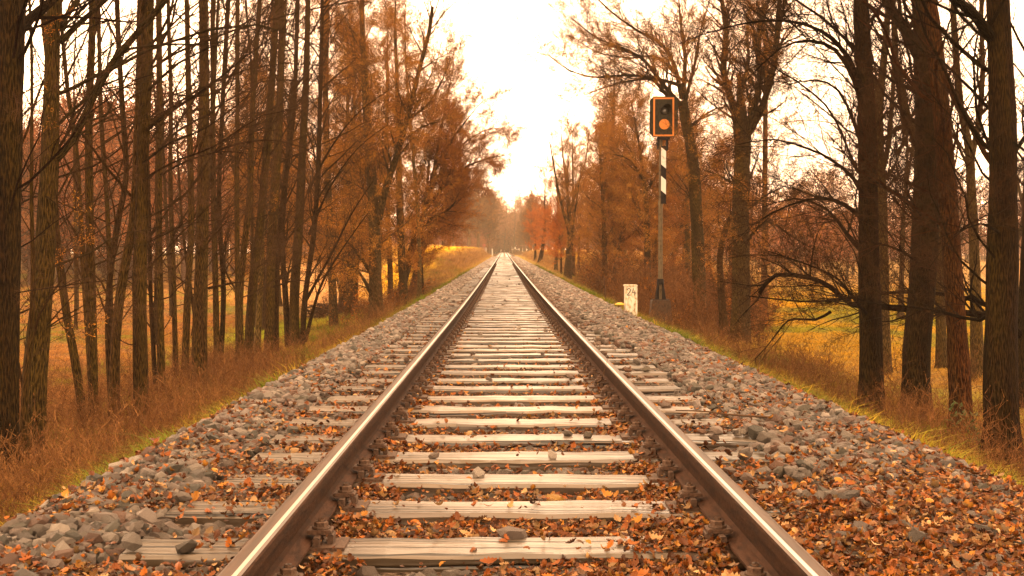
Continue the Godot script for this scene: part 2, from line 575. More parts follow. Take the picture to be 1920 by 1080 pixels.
func grow(g: Geo, list: Array, r: RandomNumberGenerator, p: Vector3, d: Vector3, long: float, thick: float, level: int, o: Dictionary, leafy: float) -> void:
	var m := clampi(int(long / o.seg[level]), 3, 12)
	var pts := PackedVector3Array()
	var rad := PackedFloat32Array()
	var step := long / m
	var q := p
	var dirs := PackedVector3Array()
	for k in m + 1:
		var t := float(k) / m
		pts.append(q)
		dirs.append(d)
		rad.append(lerpf(thick, maxf(thick * 0.22, 0.0022), t))
		d = (d + Vector3(r.randf_range(-1, 1), r.randf_range(-0.8, 0.8), r.randf_range(-1, 1)) * o.wig * 2.0 + Vector3.UP * o.up[level] * (1.0 - o.get("droop", 1.2) * t)).normalized()
		q += d * step
	g.tube(pts, rad, 6 if thick > 0.025 else 4 if thick > 0.012 else 3, o.bark * (1.35 if level == 1 else 1.5), 0.0, r.randf() * TAU)  # finer wood painted paler for the light that branches and twigs catch
	if level < o.levels:
		var kids := int(long * o.kids[level] + r.randf())
		for k in kids:
			var t := lerpf(0.22, 0.96, (k + r.randf()) / kids)
			var at := clampi(int(t * m), 0, m - 1)
			var axis: Vector3 = dirs[at].cross(Vector3(r.randf_range(-1, 1), r.randf_range(-1, 1), r.randf_range(-1, 1))).normalized()
			var dd := dirs[at].rotated(axis, r.randf_range(0.4, 1.0))
			dd.y += 0.1
			grow(g, list, r, pts[at].lerp(pts[at + 1], t * m - at), dd.normalized(), long * r.randf_range(0.25, 0.5) * (1.15 - 0.6 * t), maxf(rad[at] * 0.55, 0.003), level + 1, o, leafy)
	if level >= o.levels or long < 1.2:
		var spots := maxi(1, int(long / o.each))
		for k in spots:
			var at := clampi(int(lerpf(0.35, 1.0, (k + r.randf()) / spots) * m), 0, m)
			spray_at(list, r, pts[at], dirs[at] + Vector3(r.randf_range(-1, 1), r.randf_range(-0.5, 0.7), r.randf_range(-1, 1)) * 0.6, o.spray, leafy)
	spray_at(list, r, pts[m], d, o.spray, leafy)

# stem: world points (the first is set onto the ground); limbs: [radius at the root, radius at the tip, world points ...]
func make_tree(called: String, label: String, group: String, stem: PackedVector3Array, r0: float, r1: float, tall: float, limbs: Array, style: Dictionary, seed_: int) -> Node3D:
	var r := RandomNumberGenerator.new()
	r.seed = seed_
	var o: Dictionary = BARE.duplicate()
	o.merge(style, true)
	o.bark = o.bark * r.randf_range(0.65, 1.25)
	var foot := Vector3(stem[0].x, ground(stem[0].x, stem[0].z) - 0.12, stem[0].z)
	var root := thing(called, label, "tree", foot, group)
	var raw := PackedVector3Array()
	for p in stem:
		raw.append(p - foot)
	raw[0] = Vector3.ZERO
	var last := raw[raw.size() - 1]
	var lean := (last - raw[raw.size() - 2]).normalized()
	while last.y < tall - 0.8:                      # on above the picture
		lean = (lean + Vector3(r.randf_range(-0.12, 0.12), 0.25, r.randf_range(-0.12, 0.12))).normalized()
		last += lean * minf(1.7, tall - last.y)
		raw.append(last)
	var pts := smooth_path(raw, 0.3)
	var rad := PackedFloat32Array()
	var long := 0.0
	for k in range(1, pts.size()):
		long += pts[k].distance_to(pts[k - 1])
	var along := 0.0
	var seen := maxf(stem[stem.size() - 1].y - foot.y, 0.5)
	for k in pts.size():
		if k > 0:
			along += pts[k].distance_to(pts[k - 1])
		var w := lerpf(r0, r1, clampf(pts[k].y / seen, 0.0, 1.0))
		if pts[k].y > seen:
			w = lerpf(r1, minf(r1, 0.014), pow(clampf((pts[k].y - seen) / maxf((tall - seen) * 0.9, 0.5), 0.0, 1.0), 0.8))
		w *= 1.0 + 0.55 * exp(-pts[k].y / 0.26)
		rad.append(w * (1.0 + 0.05 * r.randf_range(-1, 1)))
	var trunk := Geo.new()
	trunk.tube(pts, rad, 14 if r0 > 0.1 else 9 if r0 > 0.05 else 7, o.bark * 1.25, 0.16, r.randf() * TAU, o.get("lit_tint", 0.0), Vector3(0.8 * signf(-foot.x), 0, 0.6))
	obj("trunk", trunk.mesh(materials["bark"]), root)
	var g := Geo.new()
	var lists := [[], []]
	for l in limbs:
		var lp := PackedVector3Array()
		for k in range(2, l.size()):
			lp.append(l[k] - foot)
		var path := smooth_path(lp, 0.22)
		var lr := PackedFloat32Array()
		for k in path.size():
			lr.append(lerpf(l[0], l[1], pow(float(k) / (path.size() - 1), 0.8)) * (1.0 + 0.06 * r.randf_range(-1, 1)))
		var lg := Geo.new()
		lg.tube(path, lr, 9 if l[0] > 0.05 else 6, o.bark, 0.08, r.randf() * TAU)
		obj("limb", lg.mesh(materials["bark"]), root)
		var limb_long := 0.0
		for k in range(1, path.size()):
			limb_long += path[k].distance_to(path[k - 1])
		var kids := int(limb_long * o.get("limb_kids", 3.2))
		for k in kids:
			var t := lerpf(0.18, 1.0, (k + r.randf()) / kids)
			var at := clampi(int(t * (path.size() - 1)), 0, path.size() - 2)
			var dd := (path[at + 1] - path[at]).normalized()
			dd = dd.rotated(dd.cross(Vector3(r.randf_range(-1, 1), r.randf_range(-1, 1), r.randf_range(-1, 1))).normalized(), r.randf_range(0.4, 1.1))
			dd.y += 0.15
			grow(g, lists, r, path[at], dd.normalized(), r.randf_range(0.6, 1.7) * o.get("limb_reach", 1.0), maxf(lr[at] * 0.42, 0.005), 1, o, o.leaf)
		spray_at(lists, r, path[path.size() - 1], path[path.size() - 1] - path[path.size() - 2], o.spray, o.leaf)
	var n: int = o.n
	for k in n:
		var h := lerpf(o.h0, tall * 0.985, pow((k + r.randf()) / n, o.get("crowd", 1.0)))
		var at := 0
		while at < pts.size() - 2 and pts[at + 1].y < h:
			at += 1
		var share := h / tall
		var turn: float = r.randf() * TAU
		if o.has("towards") and r.randf() < o.get("bias", 0.6):
			turn = o.towards + r.randf_range(-0.9, 0.9)
		var tilt := r.randf_range(o.angle[0], o.angle[1]) * (1.0 - 0.6 * share * share)
		var d := Vector3(cos(turn) * sin(tilt), cos(tilt), sin(turn) * sin(tilt))
		var reach := r.randf_range(o.reach[0], o.reach[1]) * (1.0 - 0.5 * pow(share, 2.5)) * (0.55 + 0.45 * soft(o.h0, o.h0 + 2.5, h))
		grow(g, lists, r, pts[at], d, reach, minf(rad[at] * 0.5, o.get("stout", 0.011) * reach + 0.004), 1, o, o.leaf * soft(o.get("bare_below", 0.0), o.get("bare_below", 0.0) + 3.0, h) if o.has("bare_below") else o.leaf)
	if g.v.size():
		obj("branches", g.mesh(materials["bark"]), root)
	var first: int = 4 if o.get("orange", false) else 2
	for k in 2:
		if lists[k].size():
			var tints := []
			for w in lists[k].size():
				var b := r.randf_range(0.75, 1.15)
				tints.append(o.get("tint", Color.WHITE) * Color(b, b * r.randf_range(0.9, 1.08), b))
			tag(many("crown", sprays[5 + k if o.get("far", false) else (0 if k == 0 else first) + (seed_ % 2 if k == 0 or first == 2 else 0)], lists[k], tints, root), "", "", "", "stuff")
	return root

func copy_tree(from: Node3D, label: String, group: String, x: float, z: float, turn: float, size: Vector3, called := "") -> Node3D:
	var o: Node3D = from.duplicate()
	o.name = numbered(called if called else str(from.name).rstrip("0123456789").trim_suffix("_"))
	add_child(o, true)
	o.position = Vector3(x, ground(x, z) - 0.12, z)
	o.rotation.y = turn
	o.scale = size
	o.set_meta("label", label)
	if group:
		o.set_meta("group", group)
	elif o.has_meta("group"):
		o.remove_meta("group")
	return o


# ---------------------------------------------------------------- the line

func on_sleeper(d: float, slack := 0.0) -> bool:
	return absf(fposmod(d - 3.48 + PITCH * 0.5, PITCH) - PITCH * 0.5) < 0.125 + slack

func build_ground() -> void:
	var xs := PackedFloat32Array()
	for x in [-2500.0, -1400.0, -800.0, -450.0, -260.0, -160.0, -110.0, -80.0, -60.0, -48.0, -38.0, -31.0, -26.0, -22.0, -19.0, -17.0, -15.0, -13.5, -12.2, -11.0, -10.0, -9.2, -8.5, -7.9, -7.3]:
		xs.append(x)
	for k in 71:
		xs.append(-7.0 + k * 0.2)
	var m := xs.size()
	for k in range(24, -1, -1):
		xs.append(-xs[k])
	var zs := PackedFloat32Array()
	for z in [400.0, 120.0, 40.0, 14.0, 6.0, 3.0, 1.0]:
		zs.append(z)
	var d := 0.0
	while d < 700.0:
		zs.append(-d)
		d += maxf(0.4, d * 0.028)
	for z in [-900.0, -1300.0, -2000.0, -3000.0]:
		zs.append(z)
	var g := Geo.new()
	for z in zs:
		for x in xs:
			g.v.append(Vector3(x, ground(x, z), z))
			var e := 0.15
			g.n.append(Vector3(ground(x - e, z) - ground(x + e, z), 2.0 * e, ground(x, z - e) - ground(x, z + e)).normalized())
			g.t.append(Vector2(x, z))
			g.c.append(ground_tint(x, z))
	var w := xs.size()
	for k in zs.size() - 1:
		for j in w - 1:
			var a := k * w + j
			g.i.append_array(PackedInt32Array([a, a + w, a + 1, a + 1, a + w, a + w + 1]))
	tag(obj("ground", g.mesh(materials["soil"])), "brown verges and yellow green meadows on both sides of the line", "", "", "structure")

func build_ballast_bed() -> Node3D:
	var g := Geo.new()
	var zs := PackedFloat32Array([3.0])
	var d := 0.0
	while d < 470.0:
		zs.append(-d)
		d += maxf(0.5, d * 0.03)
	var xs := PackedFloat32Array()
	for k in 23:
		xs.append(-2.64 + k * 0.24)
	for z in zs:
		for x in xs:
			var drop := 0.05 * soft(2.3, 2.64, edge(x))
			g.v.append(Vector3(x, ground(x, z) + 0.016 - drop, z))
			g.n.append(Vector3.UP)
			g.t.append(Vector2(x, z) * 2.0)
			var b := 0.5 + fine_noise.get_noise_2d(x * 6.0, z * 6.0)
			g.c.append(Color(0.10, 0.066, 0.045).lerp(Color(0.26, 0.19, 0.145), clampf(b, 0.0, 1.0)))
	var w := xs.size()
	for k in zs.size() - 1:
		for j in w - 1:
			var a := k * w + j
			g.i.append_array(PackedInt32Array([a, a + w, a + 1, a + 1, a + w, a + w + 1]))
	var o := obj("ballast_bed", g.mesh(materials["soil"]))
	tag(o, "bed of grey broken stone under the railway line", "", "", "structure")
	return o

func sleeper_mesh(r: RandomNumberGenerator, wood: Material, sections: int) -> ArrayMesh:
	var out := PackedVector2Array([Vector2(0.13, -0.15), Vector2(0.13, -0.016), Vector2(0.118, -0.002), Vector2(0.0, 0.0), Vector2(-0.118, -0.002), Vector2(-0.13, -0.016), Vector2(-0.13, -0.15)])
	var long := PackedFloat32Array([0.0])
	for k in range(1, out.size()):
		long.append(long[k - 1] + out[k].distance_to(out[k - 1]))
	var v0 := r.randf()
	var shade := r.randf_range(0.68, 1.12)
	var col := Color(0.25, 0.195, 0.15) * shade
	var g := Geo.new()
	var rows := []
	for k in sections + 1:
		var x := lerpf(-1.3, 1.3, float(k) / sections)
		var row := PackedVector3Array()
		for q in out:
			var j := 0.0055 if absf(q.x) > 0.1 else 0.003
			row.append(Vector3(x, q.y + r.randf_range(-j, j) * 0.8, q.x + r.randf_range(-j, j)))
		rows.append(row)
	for k in sections:
		for j in out.size() - 1:
			var a: Vector3 = rows[k][j]
			var b: Vector3 = rows[k][j + 1]
			var c: Vector3 = rows[k + 1][j + 1]
			var d: Vector3 = rows[k + 1][j]
			var at := g.v.size()
			g.quad(a, b, c, d, col if j > 0 and j < out.size() - 2 else col * Color(0.42, 0.38, 0.34))  # side faces darkened in colour, painting the shade below each sleeper top
			for e in 4:                              # rust and oil soak in round the rail seats
				var off := absf(absf(g.v[at + e].x) - GAUGE)
				g.c[at + e] = g.c[at + e].lerp(Color(0.085, 0.045, 0.024), 0.75 * (1.0 - soft(0.08, 0.30, off)))
			var u0 := float(k) / sections
			var u1 := float(k + 1) / sections
			g.t[at] = Vector2(u0, v0 + long[j] / 0.42)
			g.t[at + 1] = Vector2(u0, v0 + long[j + 1] / 0.42)
			g.t[at + 2] = Vector2(u1, v0 + long[j + 1] / 0.42)
			g.t[at + 3] = Vector2(u1, v0 + long[j] / 0.42)
	for e in [0, sections]:
		for j in range(1, out.size() - 1):
			if e == 0:
				g.tri(rows[e][0], rows[e][j + 1], rows[e][j], col * 0.8)
			else:
				g.tri(rows[e][0], rows[e][j], rows[e][j + 1], col * 0.8)
	return g.mesh(wood)

func build_rail(track: Node3D, s: float) -> void:
	# profile seen from +z, clockwise from the left end of the foot; inner side of the rail lies towards -s
	var p := PackedVector2Array([Vector2(-0.0625, 0.0), Vector2(-0.0625, 0.010), Vector2(-0.018, 0.024), Vector2(-0.007, 0.034), Vector2(-0.007, 0.098), Vector2(-0.0335, 0.110), Vector2(-0.0335, 0.136), Vector2(-0.0305, 0.1435), Vector2(-0.022, 0.1474), Vector2(-0.010, 0.1488),
		Vector2(0.010, 0.1488), Vector2(0.022, 0.1474), Vector2(0.0305, 0.1435), Vector2(0.0335, 0.136), Vector2(0.0335, 0.110), Vector2(0.007, 0.098), Vector2(0.007, 0.034), Vector2(0.018, 0.024), Vector2(0.0625, 0.010), Vector2(0.0625, 0.0)])
	var zs := PackedFloat32Array()
	var z := 1.4
	while z > -460.0:
		zs.append(z)
		z -= 0.9 if z > -30.0 else 2.5 if z > -90.0 else 9.0
	var rust := Geo.new()
	var worn := Geo.new()
	var bright := Geo.new()
	for k in zs.size() - 1:
		var y0 := rise(-zs[k]) + 0.0112
		var y1 := rise(-zs[k + 1]) + 0.0112
		for j in p.size() - 1:
			var a := p[j]
			var b := p[j + 1]
			var mid := (a.x + b.x) * 0.5
			var g := rust
			if a.y > 0.142 and b.y > 0.142:
				g = bright if (mid * -s > 0.012 and mid * -s < 0.020) else worn
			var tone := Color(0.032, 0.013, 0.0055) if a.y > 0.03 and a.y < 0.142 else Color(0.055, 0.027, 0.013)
			g.quad(Vector3(a.x, y1 + a.y, zs[k + 1]), Vector3(b.x, y1 + b.y, zs[k + 1]), Vector3(b.x, y0 + b.y, zs[k]), Vector3(a.x, y0 + a.y, zs[k]), tone if g == rust else Color.WHITE)
	var o := obj("rail", rust.mesh(materials["rail_rust"]), track)
	o.position.x = s * GAUGE
	obj("rail_head", worn.mesh(materials["rail_worn"]), o)
	obj("running_band", bright.mesh(materials["rail_bright"]), o)

func hex_nut(at: Vector3) -> Geo:
	var g := Geo.new()
	g.lathe(PackedVector2Array([Vector2(0.016, 0.0), Vector2(0.016, 0.022)]), 8, Color.WHITE)
	g.lathe(PackedVector2Array([Vector2(0.030, 0.022), Vector2(0.032, 0.026), Vector2(0.030, 0.031), Vector2(0.012, 0.031)]), 10, Color(0.8, 0.8, 0.8))
	g.lathe(PackedVector2Array([Vector2(0.024, 0.031), Vector2(0.024, 0.045), Vector2(0.019, 0.049), Vector2(0.0, 0.049)]), 6, Color.WHITE)
	g.lathe(PackedVector2Array([Vector2(0.011, 0.049), Vector2(0.011, 0.057), Vector2(0.0, 0.059)]), 8, Color.WHITE)
	for k in g.v.size():
		g.v[k] += at
	return g

func build_track() -> void:
	var track := thing("railway_track", "single railway track of rusty rails on weathered timber sleepers", "railway track")
	for s in [-1.0, 1.0]:
		build_rail(track, s)
	var r := RandomNumberGenerator.new()
	r.seed = 9
	var fine := []
	var coarse := []
	for k in 9:
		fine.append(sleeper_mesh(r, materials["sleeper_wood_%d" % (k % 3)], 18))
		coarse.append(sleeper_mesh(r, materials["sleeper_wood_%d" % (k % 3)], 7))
	# one rail fastening: ribbed plate, two clips, two bolts
	var plate := Geo.new()
	plate.box(Vector3(-0.172, -0.004, -0.08), Vector3(0.172, 0.011, 0.08), Color.WHITE, 0.003)
	for s in [-1.0, 1.0]:
		plate.box(Vector3(s * 0.079 - 0.011, 0.0112, -0.078), Vector3(s * 0.079 + 0.011, 0.042, 0.078), Color(0.85, 0.85, 0.85), 0.003)
	var plate_mesh := plate.mesh(materials["fastening_iron"])
	var clips := []
	var bolts := []
	var joined := ArrayMesh.new()
	plate.add_to(joined, materials["fastening_iron"])
	for s in [-1.0, 1.0]:
		var c := Geo.new()
		c.box(Vector3(s * 0.082 - 0.042, 0.0435, -0.034), Vector3(s * 0.082 + 0.042, 0.058, 0.034), Color(0.9, 0.85, 0.8), 0.004)
		c.box(Vector3(s * 0.120 - 0.010, 0.012, -0.032), Vector3(s * 0.120 + 0.010, 0.0433, 0.032), Color(0.8, 0.8, 0.8), 0.003)
		clips.append(c.mesh(materials["fastening_iron"]))
		c.add_to(joined, materials["fastening_iron"])
		var b := hex_nut(Vector3(s * 0.086, 0.0345, 0.0))
		bolts.append(b.mesh(materials["fastening_iron"]))
		b.add_to(joined, materials["fastening_iron"])
	var far_where := []
	var far_fast := []
	var count := int((455.0 - 3.48) / PITCH)
	for k in count:
		var d := 3.48 + k * PITCH
		var turn := r.randf_range(-0.012, 0.012)
		var dx := r.randf_range(-0.05, 0.05)
		var dy := r.randf_range(-0.004, 0.003)
		if k >= 300:
			far_where.append(Transform3D(Basis.from_euler(Vector3(0, turn, 0)), Vector3(dx, rise(d) + dy, -d)))
			continue
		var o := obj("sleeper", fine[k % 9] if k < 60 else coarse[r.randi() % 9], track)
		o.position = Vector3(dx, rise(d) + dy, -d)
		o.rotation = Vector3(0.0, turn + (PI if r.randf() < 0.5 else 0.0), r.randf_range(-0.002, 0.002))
		for s in [-1.0, 1.0]:
			if k < 34:
				var flip := 1.0 if absf(o.rotation.y) < 1.0 else -1.0
				var at := Vector3((s * GAUGE - dx) * flip, 0.0, 0.0)
				obj("tie_plate", plate_mesh, o).position = at
				for w in 2:
					obj("rail_clip", clips[w], o).position = at
					obj("rail_bolt", bolts[w], o).position = at
			elif d < 95.0:
				far_fast.append(Transform3D(Basis(), Vector3(s * GAUGE, rise(d), -d)))
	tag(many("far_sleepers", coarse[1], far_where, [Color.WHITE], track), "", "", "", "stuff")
	tag(many("far_fastenings", joined, far_fast, [Color.WHITE], track), "", "", "", "stuff")


# ---------------------------------------------------------------- stones and leaves on the bed

func build_stones(bed: Node3D) -> void:
	var r := RandomNumberGenerator.new()
	r.seed = 77
	var shapes := []
	for k in 8:
		shapes.append(make_stone(500 + k))
	var tones := [Color(0.30, 0.265, 0.235), Color(0.22, 0.195, 0.175), Color(0.30, 0.245, 0.22), Color(0.42, 0.375, 0.335), Color(0.14, 0.132, 0.11), Color(0.23, 0.14, 0.105), Color(0.35, 0.30, 0.275), Color(0.25, 0.22, 0.20)]
	var found := []
	for zone in [[2.9, 14.0, 46000, 1.0], [14.0, 45.0, 60000, 1.08], [45.0, 190.0, 46000, 1.7]]:
		for k in zone[2]:
			var d: float = zone[0] + (zone[1] - zone[0]) * (r.randf() if zone[0] > 20.0 else pow(r.randf(), 1.25))
			if zone[0] > 40.0:
				d = zone[0] * pow(zone[1] / zone[0], r.randf())
			var x := r.randf_range(-2.75, 2.75)
			var a := edge(x)
			if absf(a - GAUGE) < 0.10:
				continue
			var lift := 0.0
			var keep := 1.0
			var tie := on_sleeper(d, 0.02) and a < 1.33
			if a < GAUGE:
				keep = 0.004 if tie else 0.75
				if a > 0.5 and not tie:
					keep = 0.5
			elif a < 1.33:
				if x < 0.0:
					keep = 0.015 if tie else 0.85
				else:
					keep = (0.04 + 0.6 * soft(1.0, 1.3, a) * soft(-0.05, 0.3, fine_noise.get_noise_2d(x, d * 0.6))) if tie else 1.0
					if d > 13.0:
						keep = maxf(keep, 0.45 * soft(13.0, 20.0, d))
			elif a > 2.3:
				keep = 1.0 - soft(2.25, 2.75, a + fine_noise.get_noise_2d(x * 3.0, d * 3.0) * 0.5)
			if r.randf() > keep:
				continue
			if tie:
				lift = 0.075
			elif a >= 1.33:
				lift = r.randf_range(0.0, 0.05)
			elif a > GAUGE:
				lift = r.randf_range(-0.02, 0.015)
			elif a < GAUGE:
				lift = r.randf_range(-0.012, 0.012)
			var size: float = (0.015 + 0.030 * pow(r.randf(), 0.8)) * zone[3] * (1.25 if r.randf() < 0.12 else 1.0)
			if a < GAUGE:
				size *= 0.9
			var b := Basis.from_euler(Vector3(r.randf_range(-0.6, 0.6), r.randf() * TAU, r.randf_range(-0.6, 0.6))).scaled_local(Vector3(size * r.randf_range(0.85, 1.35), size * r.randf_range(0.75, 1.1), size))
			found.append([size / d, Transform3D(b, Vector3(x, ground(x, -d) + 0.012 + lift, -d)), tones[r.randi() % 8].lerp(Color(0.20, 0.105, 0.06), 0.65 * (1.0 - soft(0.1, 0.5, absf(a - GAUGE)))) * Color(1.04, 0.97, 0.89) * r.randf_range(0.6, 1.35), r.randi() % 8])
	# the three hundred that show largest are parts of their own, the rest lies as one mass
	found.sort_custom(func(p, q): return p[0] > q[0])
	var tinted := []
	for k in 8:
		for j in 4:
			var m: StandardMaterial3D = materials["stone"].duplicate()
			m.albedo_color = (tones[(k + j * 2) % 8] * (0.7 + 0.2 * j)).linear_to_srgb()
			tinted.append(m)
	for k in 300:
		var o := obj("stone", shapes[found[k][3]], bed)
		o.transform = found[k][1]
		o.material_override = tinted[r.randi() % tinted.size()]
	for s in 8:
		var where := []
		var tints := []
		for k in range(300, found.size()):
			if found[k][3] == s:
				where.append(found[k][1])
				tints.append(found[k][2])
		tag(many("broken_stones", shapes[s], where, tints, bed), "", "", "", "stuff")

func leaf_share(x: float, d: float) -> float:
	var a := edge(x)
	var w := fine_noise.get_noise_2d(x * 2.4 + 40.0, d * 2.4)
	var k := 0.0
	var tie := on_sleeper(d) and a < 1.32
	if a < GAUGE:
		k = 0.30 + w * 0.7
		k += 0.75 * soft(0.42, 0.66, a)
		if x > 0.0:
			k += 1.3 * soft(0.02, 0.45, x + w * 0.4 - (d - 3.5) * 0.16)
		if tie:
			k *= 0.05 + 1.2 * soft(0.30, 0.60, x - (d - 4.0) * 0.40 + w * 0.3) * (1.0 - soft(4.6, 5.4, d))
	elif a < 2.1:
		k = 0.16 + w * 0.6
		if x > 0.0:
			k += 1.0 * (1.0 - soft(4.7, 6.0, d + w * 1.6 + (a - 0.9) * 0.25))
		else:
			k += 0.35 * (1.0 - soft(3.6, 4.6, d + w * 1.6)) * soft(-0.2, 0.3, w) + 0.25 * soft(1.2, 0.9, a)
		if tie:
			k *= 0.35 if x < 0.0 or d > 5.2 else 0.8
	elif a < 3.6:
		k = 0.75 + w * 1.0 - 0.4 * soft(2.9, 3.6, a)
		if d < 7.0:
			k += 0.5
	else:
		k = 0.12
	return k * (1.0 - 0.55 * soft(8.0, 30.0, d))

func build_leaves(bed: Node3D) -> void:
	var r := RandomNumberGenerator.new()
	r.seed = 78
	var shapes := []
	for k in 5:
		shapes.append(make_fallen_leaf(700 + k))
	var tones := [Color(0.36, 0.11, 0.014), Color(0.24, 0.068, 0.012), Color(0.14, 0.044, 0.012), Color(0.42, 0.18, 0.025), Color(0.44, 0.26, 0.11), Color(0.09, 0.034, 0.014), Color(0.28, 0.13, 0.05), Color(0.27, 0.08, 0.014)]
	var found := []
	for k in 520000:
		var d := 2.9 * pow(34.0 / 2.9, r.randf())
		var x := r.randf_range(-4.2, 4.2)
		if absf(absf(x) - GAUGE) < 0.075 or r.randf() > leaf_share(x, d) * minf(1.0, 4.5 / d + 0.12):
			continue
		var a := absf(x)
		var y := ground(x, -d) + 0.045 + r.randf() * 0.03
		if a < 1.32 and on_sleeper(d):
			y = rise(d) + 0.008 + r.randf() * 0.02
		elif a < GAUGE:
			y = ground(x, -d) + 0.03 + r.randf() * (0.03 + 0.03 * soft(0.4, 0.7, a))
		elif a > 1.5 or x > 0.8:
			y += r.randf_range(-0.015, 0.022)
		var size := (0.013 + 0.036 * pow(r.randf(), 1.5)) * (1.35 if r.randf() < 0.12 else 1.0)
		var b := Basis.from_euler(Vector3(r.randf_range(-0.55, 0.55), r.randf() * TAU, r.randf_range(-0.8, 0.8) + (PI if r.randf() < 0.4 else 0.0))).scaled_local(Vector3(size, size, size * r.randf_range(0.8, 1.15)))
		found.append([size / d + (0.004 if a < 2.0 else 0.0) * r.randf(), Transform3D(b, Vector3(x, y, -d)), tones[r.randi() % 8] * (0.22 + 0.68 * pow(r.randf(), 1.3)), r.randi() % 5])
	found.sort_custom(func(p, q): return p[0] > q[0])
	var tinted := []
	for k in 8:
		for j in 3:
			var m: StandardMaterial3D = materials["leaf_litter"].duplicate()
			m.albedo_color = (tones[k] * (0.3 + 0.28 * j)).linear_to_srgb()
			tinted.append(m)
	for k in 300:
		var o := obj("fallen_leaf", shapes[found[k][3]], bed)
		o.transform = found[k][1]
		o.material_override = tinted[r.randi() % tinted.size()]
	for s in 5:
		var where := []
		var tints := []
		for k in range(300, found.size()):
			if found[k][3] == s:
				where.append(found[k][1])
				tints.append(found[k][2])
		tag(many("fallen_leaves", shapes[s], where, tints, bed), "", "", "", "stuff")


# ---------------------------------------------------------------- grass and weeds

func stand(x: float, d: float, size: float, turn: float, tilt := 0.0) -> Transform3D:
	return Transform3D(Basis.from_euler(Vector3(tilt, turn, tilt * 0.7)).scaled(Vector3(size, size, size)), Vector3(x, ground(x, -d) - 0.02, -d))

